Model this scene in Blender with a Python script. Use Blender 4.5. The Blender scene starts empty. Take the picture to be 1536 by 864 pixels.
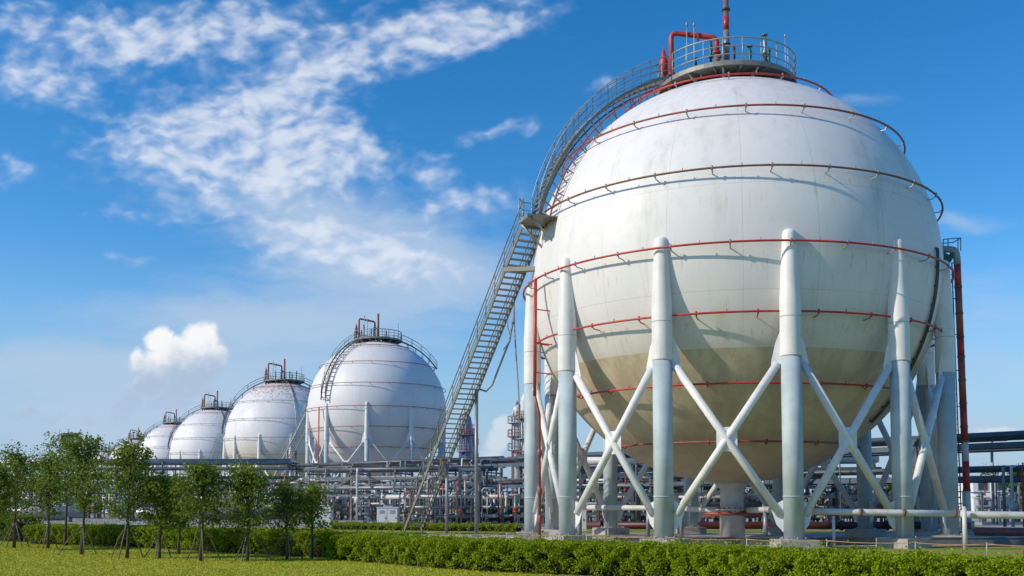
import bpy, math, random
import numpy as np
from mathutils import Vector, Matrix
random.seed(7)
rng = np.random.default_rng(11)
R_ = math.radians
PI = math.pi
sc = bpy.context.scene
col = sc.collection

# ------------------------------------------------------------------ camera numbers
F, PITCH, YH, CAMH = 1500.0, R_(3.5), 753.0, 1.9
PY = YH - F*math.tan(PITCH)

def at(x, y, Y):
    """photo pixel at depth Y -> world point"""
    s = (PY - y)/F
    zr = Y*math.tan(PITCH + math.atan(s))
    d = Y*math.cos(PITCH) + zr*math.sin(PITCH)
    return Vector(((x-768)/F*d, Y, CAMH+zr))

def ground_at(x, y):
    s = (PY - y)/F
    return at(x, y, -CAMH/math.tan(PITCH + math.atan(s)))

# ------------------------------------------------------------------ materials
def srgb(r, g, b):
    f = lambda c: (c/255/12.92 if c/255 <= .04045 else ((c/255+.055)/1.055)**2.4)
    return (f(r), f(g), f(b), 1)

class NT:
    def __init__(s, tree): s.t = tree; s.n = tree.nodes; s.l = tree.links
    def new(s, typ, **kw):
        n = s.n.new(typ)
        for k, v in kw.items(): setattr(n, k, v)
        return n
    def put(s, sock, v):
        if isinstance(v, bpy.types.NodeSocket): s.l.new(v, sock)
        else: sock.default_value = v
    def m(s, op, a, b=None, c=None, clamp=False):
        n = s.new('ShaderNodeMath', operation=op, use_clamp=clamp)
        s.put(n.inputs[0], a)
        if b is not None: s.put(n.inputs[1], b)
        if c is not None: s.put(n.inputs[2], c)
        return n.outputs[0]
    def ramp(s, v, lo, hi, a=0.0, b=1.0, smooth=True):
        n = s.new('ShaderNodeMapRange', clamp=True)
        n.interpolation_type = 'SMOOTHSTEP' if smooth else 'LINEAR'
        s.put(n.inputs[0], v)
        n.inputs[1].default_value = lo; n.inputs[2].default_value = hi
        n.inputs[3].default_value = a; n.inputs[4].default_value = b
        return n.outputs[0]
    def mix(s, f, a, b, mode='MIX'):
        n = s.new('ShaderNodeMix', data_type='RGBA', blend_type=mode)
        s.put(n.inputs['Factor'], f); s.put(n.inputs[6], a); s.put(n.inputs[7], b)
        return n.outputs[2]
    def noise(s, vec, scale, detail=4, rough=.55, dist=0.0, out=0):
        n = s.new('ShaderNodeTexNoise')
        if vec is not None: s.l.new(vec, n.inputs['Vector'])
        n.inputs['Scale'].default_value = scale; n.inputs['Detail'].default_value = detail
        n.inputs['Roughness'].default_value = rough; n.inputs['Distortion'].default_value = dist
        return n.outputs[out]
    def mapping(s, vec, loc=(0,0,0), rot=(0,0,0), scale=(1,1,1), typ='POINT'):
        n = s.new('ShaderNodeMapping', vector_type=typ)
        s.l.new(vec, n.inputs[0])
        n.inputs[1].default_value = loc; n.inputs[2].default_value = rot; n.inputs[3].default_value = scale
        return n.outputs[0]

MATS = {}
def base_mat(name):
    m = bpy.data.materials.new(name); m.use_nodes = True
    nt = NT(m.node_tree)
    return m, nt, m.node_tree.nodes['Principled BSDF']

def paint(name, c, rough=.5, metal=0.0, var=.12, scale=2.0, dirt=None, damt=.4, spec=.5, streak=0.0, bump=0.0):
    m, nt, b = base_mat(name)
    tc = nt.new('ShaderNodeTexCoord').outputs['Object']
    n = nt.noise(tc, scale, 6, .6)
    dark = tuple(x*(1-var) for x in c[:3])+(1,); light = tuple(min(1, x*(1+var*.6)) for x in c[:3])+(1,)
    colr = nt.mix(nt.ramp(n, .3, .7), dark, light)
    if dirt:
        st = nt.noise(nt.mapping(tc, scale=(1, 1, .12 if streak else 1)), scale*1.7, 7, .65)
        colr = nt.mix(nt.m('MULTIPLY', nt.ramp(st, .5, .78), damt), colr, dirt)
    nt.put(b.inputs['Base Color'], colr)
    b.inputs['Roughness'].default_value = rough; b.inputs['Metallic'].default_value = metal
    b.inputs['Specular IOR Level'].default_value = spec
    nt.put(b.inputs['Roughness'], nt.ramp(n, .2, .8, max(.05, rough-.08), min(1, rough+.1)))
    if bump:
        bp = nt.new('ShaderNodeBump'); bp.inputs['Strength'].default_value = bump; bp.inputs['Distance'].default_value = .02
        nt.l.new(nt.noise(tc, scale*9, 4), bp.inputs['Height']); nt.l.new(bp.outputs[0], b.inputs['Normal'])
    MATS[name] = m
    return m

def leaf_mat(name, c1, c2, c3, trans=.35):
    m, nt, b = base_mat(name)
    g = nt.new('ShaderNodeNewGeometry')
    tc = nt.new('ShaderNodeTexCoord').outputs['Object']
    r = g.outputs['Random Per Island']
    n = nt.noise(tc, 1.6, 3)
    colr = nt.mix(r, c1, c2)
    colr = nt.mix(nt.ramp(n, .45, .75), colr, c3)
    nt.put(b.inputs['Base Color'], colr)
    b.inputs['Roughness'].default_value = .55
    b.inputs['Specular IOR Level'].default_value = .15
    tr = nt.new('ShaderNodeBsdfTranslucent')
    nt.put(tr.inputs[0], nt.mix(.5, colr, (.36, .46, .03, 1)))
    mx = nt.new('ShaderNodeMixShader'); mx.inputs[0].default_value = trans
    nt.l.new(b.outputs[0], mx.inputs[1]); nt.l.new(tr.outputs[0], mx.inputs[2])
    nt.l.new(mx.outputs[0], nt.n['Material Output'].inputs[0])
    MATS[name] = m
    return m

def shell_mat(name, R, zc, band=None, dirt_amt=.25, rust=.0, cream=.0, seed=0.0):
    """white tank paint: panel seams, vertical streaks, optional buff coating below a level"""
    m, nt, b = base_mat(name)
    tc = nt.new('ShaderNodeTexCoord').outputs['Object']
    sx = nt.new('ShaderNodeSeparateXYZ'); nt.l.new(tc, sx.inputs[0])
    x, y, z = sx.outputs
    off = nt.mapping(tc, loc=(seed, seed*2, seed))
    big = nt.noise(off, .18, 5, .6)
    fine = nt.noise(off, 1.3, 8, .65)
    strk = nt.noise(nt.mapping(off, scale=(1, 1, .09)), .9, 8, .7)
    strk2 = nt.noise(nt.mapping(off, scale=(1, 1, .05)), 2.6, 6, .7)
    c = nt.mix(nt.ramp(big, .3, .7), (.745, .725, .718, 1), (.81, .79, .782, 1))
    c = nt.mix(nt.m('MULTIPLY', nt.ramp(strk, .48, .78), dirt_amt), c, (.45, .425, .37, 1))
    c = nt.mix(nt.m('MULTIPLY', nt.ramp(fine, .5, .8), dirt_amt*.5), c, (.52, .49, .42, 1))
    ang = nt.m('ARCTAN2', y, x)
    dz = nt.m('SUBTRACT', z, zc)
    lat = nt.m('ARCSINE', nt.m('DIVIDE', dz, R+.05))
    # weld seams of the plates
    def seam(v, period, w):
        f = nt.m('ABSOLUTE', nt.m('SUBTRACT', nt.m('FRACT', nt.m('DIVIDE', v, period)), .5))
        return nt.ramp(f, 0, w/period)
    seams = nt.m('MULTIPLY', seam(ang, PI/10, .0028), seam(lat, PI/7, .0028))
    c = nt.mix(nt.m('MULTIPLY', nt.m('SUBTRACT', 1.0, seams), .38 if band is not None else .2), c, (.36, .33, .28, 1))
    # each plate repainted a slightly different white
    pn = nt.new('ShaderNodeTexWhiteNoise', noise_dimensions='2D')
    cmb = nt.new('ShaderNodeCombineXYZ')
    nt.l.new(nt.m('FLOOR', nt.m('ADD', nt.m('DIVIDE', ang, PI/10), .5)), cmb.inputs[0])
    nt.l.new(nt.m('FLOOR', nt.m('ADD', nt.m('DIVIDE', lat, PI/7), .5)), cmb.inputs[1])
    nt.l.new(cmb.outputs[0], pn.inputs['Vector'])
    c = nt.mix(nt.m('MULTIPLY', pn.outputs[0], .10), c, (.58, .56, .5, 1))
    if cream:
        low = nt.ramp(nt.m('ADD', dz, nt.m('MULTIPLY', nt.m('SUBTRACT', strk, .5), R*.5)), R*.05, -R*.5)
        c = nt.mix(nt.m('MULTIPLY', low, cream), c, (.60, .53, .36, 1))
    if rust:
        top = nt.ramp(nt.m('ADD', dz, nt.m('MULTIPLY', nt.m('SUBTRACT', strk2, .5), R*.9)), R*.55, R*.98)
        c = nt.mix(nt.m('MULTIPLY', nt.m('MULTIPLY', top, nt.ramp(strk2, .42, .62)), rust), c, (.36, .25, .15, 1))
    # rust and dirt runs under the ring brackets
    runs = nt.noise(nt.mapping(off, scale=(1, 1, .02)), 5.5, 3, .5)
    for q in (2.84, -.40, -3.18):
        h_ = nt.m('SUBTRACT', q*R/10-.25, dz)
        fall = nt.m('MULTIPLY', nt.ramp(h_, -.05, .08), nt.ramp(h_, 1.9, .1))
        c = nt.mix(nt.m('MULTIPLY', nt.m('MULTIPLY', fall, nt.ramp(runs, .60, .70)), .38), c, (.38, .29, .19, 1))
    if band is not None:
        tone = nt.mix(nt.ramp(strk, .43, .60), (.64, .54, .375, 1), (.50, .41, .285, 1))
        tone = nt.mix(nt.m('MULTIPLY', nt.ramp(fine, .45, .75), .35), tone, (.50, .46, .38, 1))
        low_tone = nt.ramp(nt.m('ADD', dz, nt.m('MULTIPLY', nt.m('SUBTRACT', strk2, .5), 3.5)), -6.3, -9.2)  # coating darkens towards the bottom with a ragged edge
        tone = nt.mix(nt.m('MULTIPLY', low_tone, .6), tone, (.42, .33, .22, 1))
        grime = nt.ramp(nt.m('ADD', dz, nt.m('MULTIPLY', nt.m('SUBTRACT', strk2, .5), 1.2)), band+2.6, band-.3)
        c = nt.mix(nt.m('MULTIPLY', grime, .38), c, (.52, .47, .38, 1))
        c = nt.mix(nt.ramp(dz, band+.015, band-.015), c, tone)
    nt.put(b.inputs['Base Color'], c)
    nt.put(b.inputs['Roughness'], nt.ramp(fine, .3, .7, .42, .6))
    b.inputs['Specular IOR Level'].default_value = .35
    bp = nt.new('ShaderNodeBump'); bp.inputs['Strength'].default_value = .25; bp.inputs['Distance'].default_value = .03
    nt.l.new(nt.m('ADD', nt.m('MULTIPLY', seams, .3), nt.m('MULTIPLY', big, .8)), bp.inputs['Height'])
    nt.l.new(bp.outputs[0], b.inputs['Normal'])
    return m

GALV = paint('galvanised', (.36, .37, .36, 1), .45, .35, .2, 3, (.25, .20, .10, 1), .5)
STEELY = paint('worn_yellow_grey', (.22, .22, .185, 1), .55, .2, .25, 3, (.30, .22, .07, 1), .7)
GALVD = paint('dull_zinc', (.20, .215, .225, 1), .5, .3, .25, 2, (.15, .12, .08, 1), .4)
DARKM = paint('dark_steel', (.06, .065, .07, 1), .5, .2, .3, 2, (.14, .10, .06, 1), .4)
RACKM = paint('rack_blue_grey', (.085, .12, .15, 1), .5, .1, .25, 1.2, (.13, .11, .09, 1), .4)
PIPEG = paint('pipe_grey', (.25, .265, .28, 1), .4, .3, .2, 1.5, (.2, .17, .12, 1), .4)
PIPEW = paint('pipe_white', (.62, .61, .58, 1), .45, 0, .12, 1.2, (.40, .25, .11, 1), .5)
PIPED = paint('pipe_dark', (.10, .115, .13, 1), .45, .2, .3, 1.5)
RED = paint('red_paint', (.52, .045, .03, 1), .45, 0, .25, 2, (.26, .05, .03, 1), .6)
REDD = paint('red_faded', (.33, .085, .06, 1), .5, 0, .3, 2, (.22, .10, .05, 1), .7)
RUST = paint('rust_brown', (.22, .11, .065, 1), .6, 0, .3, 3, (.12, .05, .03, 1), .6)
GREENV = paint('green_valve', (.03, .13, .09, 1), .5, 0, .3, 3)
BLUEV = paint('blue_steel', (.16, .25, .38, 1), .4, .3, .2, 1)
LEGW = paint('leg_white', (.79, .775, .75, 1), .5, 0, .09, 1.0, (.42, .38, .30, 1), .5, streak=1)
LEGB = paint('leg_blue_grey', (.45, .53, .545, 1), .6, 0, .13, 1.0, (.28, .30, .27, 1), .65, streak=1, bump=.1)
BRACEW = paint('brace_white', (.77, .765, .75, 1), .5, 0, .10, 1.5, (.38, .32, .24, 1), .5)
CONC = paint('concrete', (.40, .375, .335, 1), .85, 0, .2, 3, (.22, .19, .15, 1), .5, bump=.3)
CONCD = paint('concrete_grey', (.30, .30, .29, 1), .85, 0, .2, 2, (.17, .16, .14, 1), .5, bump=.3)
DECK = paint('deck_plate', (.24, .24, .225, 1), .5, .2, .15, 3, (.22, .18, .12, 1), .4)
WHITEP = paint('cabinet_white', (.78, .78, .77, 1), .45, 0, .06, 1.5, (.5, .46, .4, 1), .3)
GLASSD = paint('dark_glass', (.04, .06, .08, 1), .1, 0, .2, 1)
ROPE = paint('orange_rope', (.50, .26, .11, 1), .7, 0, .2, 3)
BARK = paint('bark', (.085, .068, .050, 1), .9, 0, .35, 12, (.16, .14, .11, 1), .5, bump=.5)
STAKE = paint('stake_wood', (.20, .16, .115, 1), .85, 0, .3, 6, bump=.4)
ROOFM = paint('roof_grey', (.28, .27, .26, 1), .8, 0, .15, 1)
HEDGECORE = paint('hedge_core_shade', (.010, .014, .004, 1), 1, 0, .4, 4)
LEAF_T = leaf_mat('tree_leaf', (.045, .098, .018, 1), (.175, .255, .040, 1), (.098, .155, .028, 1), .42)
LEAF_T2 = leaf_mat('tree_leaf_light', (.08, .145, .022, 1), (.25, .325, .05, 1), (.15, .22, .036, 1), .42)
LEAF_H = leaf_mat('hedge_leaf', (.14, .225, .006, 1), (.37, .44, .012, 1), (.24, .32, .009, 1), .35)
LEAF_HD = leaf_mat('hedge_leaf_shadow', (.06, .12, .012, 1), (.17, .25, .02, 1), (.10, .17, .014, 1), .35)  # darker copy of the hedge leaf, shadow put into its colour
LEAF_F = leaf_mat('far_leaf', (.050, .085, .030, 1), (.110, .150, .045, 1), (.075, .110, .040, 1), .2)
GRASSM = leaf_mat('grass_blade', (.32, .36, .025, 1), (.54, .53, .055, 1), (.42, .43, .035, 1), .25)

def ground_mat(name, c1, c2, c3, s1=.25, s2=6.0, bump=.4):
    m, nt, b = base_mat(name)
    tc = nt.new('ShaderNodeTexCoord').outputs['Object']
    n1 = nt.noise(tc, s1, 6, .6); n2 = nt.noise(tc, s2, 6, .7); n3 = nt.noise(tc, s1*5, 4, .6)
    c = nt.mix(nt.ramp(n1, .35, .65), c1, c2)
    c = nt.mix(nt.m('MULTIPLY', nt.ramp(n2, .45, .75), .55), c, c3)
    c = nt.mix(nt.m('MULTIPLY', nt.ramp(n3, .5, .75), .35), c, c3)
    nt.put(b.inputs['Base Color'], c); b.inputs['Roughness'].default_value = .95
    b.inputs['Specular IOR Level'].default_value = .1
    bp = nt.new('ShaderNodeBump'); bp.inputs['Strength'].default_value = bump; bp.inputs['Distance'].default_value = .05
    nt.l.new(n2, bp.inputs['Height']); nt.l.new(bp.outputs[0], b.inputs['Normal'])
    return m
G_FIELD = ground_mat('field_grass', (.24, .27, .05, 1), (.30, .31, .065, 1), (.17, .17, .05, 1), .05, 2)
G_LAWN = ground_mat('lawn_grass', (.33, .36, .026, 1), (.42, .40, .04, 1), (.30, .255, .045, 1), .22, 9)
G_YARD = ground_mat('yard_concrete', (.33, .32, .29, 1), (.40, .38, .35, 1), (.24, .22, .19, 1), .2, 3, .15)
G_BOUNCE = ground_mat('bounce_pad_concrete', (.44, .415, .37, 1), (.52, .49, .44, 1), (.33, .30, .26, 1), .25, 3, .2)  # pale so the added pad reflects light upwards
G_ROAD = ground_mat('asphalt', (.055, .055, .056, 1), (.07, .07, .07, 1), (.045, .045, .045, 1), .3, 12, .2)

# ------------------------------------------------------------------ mesh builder
class MB:
    def __init__(s): s.v = []; s.f = []; s.sm = []; s.mi = []; s.cur = 0; s.ch = []
    def use(s, i): s.cur = i; return s
    def add(s, vs, fs, smooth=False):
        o = len(s.v); s.v += [tuple(v) for v in vs]; s.ch.append((o, len(s.v), len(s.f)))
        for f in fs: s.f.append(tuple(i+o for i in f)); s.sm.append(smooth); s.mi.append(s.cur)
        return s
    def box(s, c, size, rz=0.0):
        hx, hy, hz = size[0]/2, size[1]/2, size[2]/2
        ca, sa = math.cos(rz), math.sin(rz)
        vs = [(c[0]+x*ca-y*sa, c[1]+x*sa+y*ca, c[2]+z) for z in (-hz, hz) for x, y in ((-hx,-hy),(hx,-hy),(hx,hy),(-hx,hy))]
        return s.add(vs, [(3,2,1,0),(4,5,6,7),(0,1,5,4),(1,2,6,5),(2,3,7,6),(3,0,4,7)])
    def beam(s, p, q, w, h, up=(0,0,1)):
        p, q = Vector(p), Vector(q); d = (q-p).normalized(); u = Vector(up)
        if abs(d.dot(u)) > .98: u = Vector((0, 1, 0))
        a = d.cross(u).normalized()*w/2; b = a.cross(d).normalized()*h/2
        vs = [e+x for e in (p, q) for x in (-a-b, a-b, a+b, -a+b)]
        return s.add(vs, [(3,2,1,0),(4,5,6,7),(0,1,5,4),(1,2,6,5),(2,3,7,6),(3,0,4,7)])
    def tube(s, pts, r, n=8, closed=False, caps=True):
        P = [Vector(p) for p in pts]; m = len(P)
        rs = r if isinstance(r, (list, tuple)) else [r]*m
        vs = []; fs = []; prev = None
        for i in range(m):
            if closed: t = (P[(i+1) % m]-P[i-1])
            else: t = P[min(i+1, m-1)]-P[max(i-1, 0)]
            t = t.normalized() if t.length > 1e-9 else Vector((0, 0, 1))
            if prev is None:
                u = Vector((0, 0, 1)) if abs(t.z) < .9 else Vector((1, 0, 0))
                a = t.cross(u).normalized()
            else:
                a = (prev - t*prev.dot(t)); a = a.normalized() if a.length > 1e-6 else t.orthogonal().normalized()
            prev = a; b = t.cross(a)
            for k in range(n):
                g = 2*PI*k/n
                vs.append(P[i]+(a*math.cos(g)+b*math.sin(g))*rs[i])
        for i in range(m if closed else m-1):
            j = (i+1) % m
            for k in range(n):
                l = (k+1) % n
                fs.append((i*n+k, i*n+l, j*n+l, j*n+k))
        s.add(vs, fs, n > 5)
        if caps and not closed:
            o = len(s.v)-len(vs)
            s.f.append(tuple(o+k for k in range(n))[::-1]); s.sm.append(False); s.mi.append(s.cur)
            s.f.append(tuple(o+(m-1)*n+k for k in range(n))); s.sm.append(False); s.mi.append(s.cur)
        return s
    def lathe(s, prof, n=24, c=(0,0,0), smooth=True, cap=True):
        vs = []; fs = []
        for (r, z) in prof:
            for k in range(n):
                g = 2*PI*k/n; vs.append((c[0]+r*math.cos(g), c[1]+r*math.sin(g), c[2]+z))
        for i in range(len(prof)-1):
            for k in range(n):
                l = (k+1) % n; fs.append((i*n+k, i*n+l, (i+1)*n+l, (i+1)*n+k))
        if cap:
            fs.append(tuple(range(n))[::-1]); fs.append(tuple((len(prof)-1)*n+k for k in range(n)))
        return s.add(vs, fs, smooth)
    def prism(s, poly, o, ax, ay, an, th):
        """polygon in the plane (ax, ay) at o, thickness th along an"""
        o, ax, ay, an = Vector(o), Vector(ax), Vector(ay), Vector(an); n = len(poly)
        vs = [o+ax*x+ay*y+an*e for e in (-th/2, th/2) for x, y in poly]
        fs = [tuple(range(n))[::-1], tuple(range(n, 2*n))]+[(i, (i+1) % n, n+(i+1) % n, n+i) for i in range(n)]
        return s.add(vs, fs)
    def split(s, name, mat, parent=None):
        """one object for each piece that stands apart from the others"""
        bx = [(np.array(s.v[a:b]).min(0), np.array(s.v[a:b]).max(0)) for a, b, _ in s.ch]; n = len(bx); g = list(range(n))
        def find(i):
            while g[i] != i: i = g[i]
            return i
        for i in range(n):
            for j in range(i):
                gap = np.maximum(0, np.maximum(bx[i][0]-bx[j][1], bx[j][0]-bx[i][1]))
                if math.sqrt((gap**2).sum()) <= max(.02, .1*max((bx[i][1]-bx[i][0]).max(), (bx[j][1]-bx[j][0]).max())): g[find(i)] = find(j)
        out = []
        for r in sorted(set(find(i) for i in range(n))):
            q = MB()
            for i in range(n):
                if find(i) != r: continue
                a, b, f0 = s.ch[i]; f1 = s.ch[i+1][2] if i+1 < n else len(s.f); o = len(q.v)-a
                q.v += s.v[a:b]; q.f += [tuple(k+o for k in f) for f in s.f[f0:f1]]; q.sm += s.sm[f0:f1]; q.mi += s.mi[f0:f1]
            out.append(q.build(name, mat, parent))
        return out
    def build(s, name, mat, parent=None, loc=None):
        me = bpy.data.meshes.new(name); me.from_pydata(s.v, [], s.f)
        me.polygons.foreach_set('use_smooth', s.sm); me.polygons.foreach_set('material_index', s.mi)
        for x in (mat if isinstance(mat, (list, tuple)) else [mat]): me.materials.append(x)
        me.update()
        o = bpy.data.objects.new(name, me); col.objects.link(o)
        if parent: o.parent = parent
        if loc: o.location = loc
        return o

def tag(o, label=None, cat=None, group=None, kind=None):
    if label: o['label'] = label
    if cat: o['category'] = cat
    if group: o['group'] = group
    if kind: o['kind'] = kind
    return o

def thing(name, label, cat, loc=(0,0,0), rz=0.0, group=None):
    o = bpy.data.objects.new(name, None); col.objects.link(o)
    o.location = loc; o.rotation_euler = (0, 0, rz); o.empty_display_size = .3
    return tag(o, label, cat, group)

KIDS = {}
def copy_tree(o, loc, rz, label, scale=None):
    c = o.copy(); col.objects.link(c); c.location = loc; c.rotation_euler = (0, 0, rz); c['label'] = label
    if scale: c.scale = scale
    def rec(src, dst):
        for ch in list(src.children):
            d = ch.copy(); col.objects.link(d); d.parent = dst; rec(ch, d)
    rec(o, c)
    return c

def quads(name, P, mat, parent=None, loc=None):
    """P: (n,4,3) array of leaf quads -> one mesh"""
    n = len(P); me = bpy.data.meshes.new(name)
    me.vertices.add(n*4); me.vertices.foreach_set('co', P.astype(np.float32).ravel())
    me.loops.add(n*4); me.loops.foreach_set('vertex_index', np.arange(n*4, dtype=np.int32))
    me.polygons.add(n); me.polygons.foreach_set('loop_start', np.arange(0, n*4, 4, dtype=np.int32))
    try: me.polygons.foreach_set('loop_total', np.full(n, 4, dtype=np.int32))
    except Exception: pass
    me.update(calc_edges=True); me.materials.append(mat)
    o = bpy.data.objects.new(name, me); col.objects.link(o)
    if parent: o.parent = parent
    if loc: o.location = loc
    return o

def leaf_quads(C, size, up=None, upw=.6, aspect=.5, r=rng):
    """leaf shaped quads round the centres C"""
    n = len(C)
    d = r.normal(size=(n, 3)); d /= np.linalg.norm(d, axis=1)[:, None]
    nn = r.normal(size=(n, 3)) + (np.array([0, 0, upw]) if up is None else up)
    a = np.cross(d, nn); a /= np.linalg.norm(a, axis=1)[:, None]+1e-9
    s = size*(.65+.7*r.random(n))[:, None]
    tip = C + d*s*.5; base = C - d*s*.5; mid = C + d*s*.05
    return np.stack([base, mid+a*s*aspect*.5, tip, mid-a*s*aspect*.5], 1)

# ------------------------------------------------------------------ spherical tank
def arc_pts(rad, z, a0, a1, n):
    return [(rad*math.cos(a0+(a1-a0)*i/n), rad*math.sin(a0+(a1-a0)*i/n), z) for i in range(n+1)]

def railing(m, pts, h=1.1, rails=(1.0, .66, .33), r=.025, every=1, n=6, closed=False):
    for k in rails: m.tube([(p[0], p[1], p[2]+h*k) for p in pts], r*(1.15 if k == 1.0 else .8), n, closed)
    for i, p in enumerate(pts):
        if i % every == 0: m.tube([p, (p[0], p[1], p[2]+h)], r, n)

def make_tank(label, loc, R, zc, nlegs, phase, detail, stair_t, shell, wmat=LEGW, lmat=LEGB, ringm=None, conduit_t=None, right_stair=None, group='spherical gas tanks in a row'):
    k = R/10.0
    t0 = math.atan2(-loc[1], -loc[0])              # towards the road side
    A = lambda deg: t0+R_(deg)
    root = thing('spherical_tank', label, 'gas tank', (loc[0], loc[1], 0), 0, group)
    hi = detail > 1
    # shell
    prof = []
    nb = 96 if hi else 56
    band = zc-4.5*k
    for i in range(nb+1):
        g = -PI/2+PI*i/nb; z = zc+R*math.sin(g)
        rr = R+(.03*k if z > band else 0)
        prof.append((max(.001, rr*math.cos(g)), z))
    MB().lathe(prof, 160 if hi else 96, cap=False).build('shell', shell, root)
    # legs
    lp = []
    zs = zc-5.05*k
    for i in range(nlegs):
        a = A(phase+360*i/nlegs)
        lp.append((R*math.cos(a), R*math.sin(a)))
    nseg = 28 if hi else 14
    for i, (x, y) in enumerate(lp):
        rl = (.41 if hi else .30)*k
        leg = MB().lathe([(rl, .42), (rl, zs-.01)], nseg, (x, y, 0)).build('leg', lmat, root)
        zt = zc+.12*k
        sl = [(rl+.018, zs), (rl+.022, zs+.04), (rl+.02, zs+2.3*k), (rl*.97, zc-2.3*k), (rl*.85, zc-1.1*k), (rl*.74, zc-.3*k), (rl*.71, zc-.04*k), (rl*.62, zc+.08*k), (rl*.42, zt+.03*k), (rl*.05, zt+.07*k)]
        MB().lathe(sl, nseg, (x, y, 0)).build('sleeve', wmat, leg)
        a = math.atan2(y, x)
        ft = MB(); ft.box((x, y, .2), (1.55*k, 1.55*k, .4), a)
        ft.build('footing', CONC, leg)
        bp = MB(); bp.lathe([(rl*1.45, .4), (rl*1.45, .44)], nseg, (x, y, 0), False)
        for q in range(8):
            g = 2*PI*q/8; bp.lathe([(.035, .43), (.035, .50)], 6, (x+rl*1.25*math.cos(g), y+rl*1.25*math.sin(g), 0))
        bp.build('base_plate', GALV, leg)
        if hi:
            ba = MB()
            for zz in (zs+1.6, 2.1): ba.lathe([(rl+.028, zz), (rl+.028, zz+.035)], nseg, (x, y, 0))
            ba.split('weld_band', lmat, leg)
    # braces
    zh, zl = zc-4.95*k, max(1.0, zc-11.7*k)
    for i in range(nlegs):
        p = Vector((*lp[i], 0)); q = Vector((*lp[(i+1) % nlegs], 0)); d = (q-p).normalized(); nrm = Vector((d.y, -d.x, 0))
        e = .52*k
        P1, Q1 = p+d*e+Vector((0, 0, zh-.35*k)), q-d*e+Vector((0, 0, zl+.25*k))
        P2, Q2 = q-d*e+Vector((0, 0, zh-.35*k)), p+d*e+Vector((0, 0, zl+.25*k))
        b1 = MB().tube([P1, Q1], (.165 if hi else .12)*k, 14 if hi else 8).build('brace', BRACEW, root)
        b2 = MB().tube([P2, Q2], (.165 if hi else .12)*k, 14 if hi else 8).build('brace', BRACEW, root)
        if detail > 0:
            c = (P1+Q1)/2
            g = MB().prism([(-.42*k, -.5*k), (.42*k, -.5*k), (.42*k, .5*k), (-.42*k, .5*k)], c, d, (0, 0, 1), nrm, .05*k)
            g.build('cross_plate', BRACEW, b1)
            for (o, sg, bb) in ((p, 1, b1), (q, -1, b2)):
                top = [(.3*k, zh+1.05*k), (.42*k, zh+.95*k), (.62*k, zh+.45*k), (.80*k, zh-.35*k), (.74*k, zh-.62*k), (.3*k, zh-.55*k)]
                low = [(.3*k, zl-.45*k), (.42*k, zl-.45*k), (.68*k, zl-.15*k), (.86*k, zl+.42*k), (.62*k, zl+.72*k), (.3*k, zl+.9*k)]
                if sg < 0: top = top[::-1]; low = low[::-1]
                MB().prism(top, o, d*sg, (0, 0, 1), nrm, .045*k).build('gusset', BRACEW, bb)
                MB().prism(low, o, d*sg, (0, 0, 1), nrm, .045*k).build('gusset', BRACEW, b2 if bb is b1 else b1)
    # spray rings
    for (dz, mat) in ((8.76, RED), (6.0, REDD), (2.84, RUST), (-.40, RED), (-3.18, RED), (-5.94, RED), (-8.26, REDD)):
        z = dz*k; r0 = math.sqrt(max(0.01, R*R-z*z)); rr = r0+.45*k
        if ringm and dz < 8: mat = ringm
        m = MB(); N = 144 if hi else 72
        m.tube(arc_pts(rr, zc+z, 0, 2*PI*(1-1/N), N-1), (.047 if hi else .045)*max(k, .9), 8 if hi else 5, closed=True)
        br = m.use(1); nbk = max(8, int(rr*2.6))
        for j in range(nbk):
            g = 2*PI*(j+.35)/nbk; cg, sg = math.cos(g), math.sin(g)
            br.tube([(rr*cg, rr*sg, zc+z), ((rr-.12*k)*cg, (rr-.12*k)*sg, zc+z-.14*k), ((r0-.02)*cg, (r0-.02)*sg, zc+z-.16*k*(1 if dz > -4 else -1))], .028, 5)
            if hi:
                br.tube([((rr)*cg, (rr)*sg, zc+z-.09), ((rr)*cg, (rr)*sg, zc+z+.10)], .045, 6)
                g2 = g+PI/nbk; br.tube([(rr*math.cos(g2), rr*math.sin(g2), zc+z), (rr*math.cos(g2), rr*math.sin(g2), zc+z+.14)], .022, 5)
        br.build('spray_ring', [mat, GALV if dz > -1 else mat], root)
    # top platform
    zp = zc+R+.16*k; rp = 3.45*k
    m = MB(); m.lathe([(.9*k, zp-.04), (rp, zp-.04), (rp, zp-.16*k), (rp+.05, zp-.16*k), (rp+.05, zp+.05*k), (rp, zp+.10*k), (rp, zp), (.9*k, zp)], 48, cap=False, smooth=False)
    for j in range(16):
        g = 2*PI*j/16; cg, sg = math.cos(g), math.sin(g)
        m.beam((1.0*k*cg, 1.0*k*sg, zp-.1), (rp*.99*cg, rp*.99*sg, zp-.12), .08, .14*k)
    plat = m.build('platform', DECK, root)
    m = MB()
    for j in range(12):
        g = 2*PI*(j+.5)/12; cg, sg = math.cos(g), math.sin(g)
        z1 = zc+math.sqrt(R*R-(rp*.8)**2)
        m.tube([(rp*.8*cg, rp*.8*sg, z1-.05), (rp*.8*cg, rp*.8*sg, zp-.1)], .09*k, 8)
        m.tube([(rp*.97*cg, rp*.97*sg, zp-.15), (rp*.72*cg, rp*.72*sg, zc+math.sqrt(R*R-(rp*.72)**2)-.02)], .05*k, 6)
    m.split('platform_post', GALV, plat)
    m = MB(); gap = R_(9)
    a0 = A(stair_t)+gap; npst = 22
    pts = [((rp)*math.cos(a0+(2*PI-2*gap)*j/npst), (rp)*math.sin(a0+(2*PI-2*gap)*j/npst), zp) for j in range(npst+1)]
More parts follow.
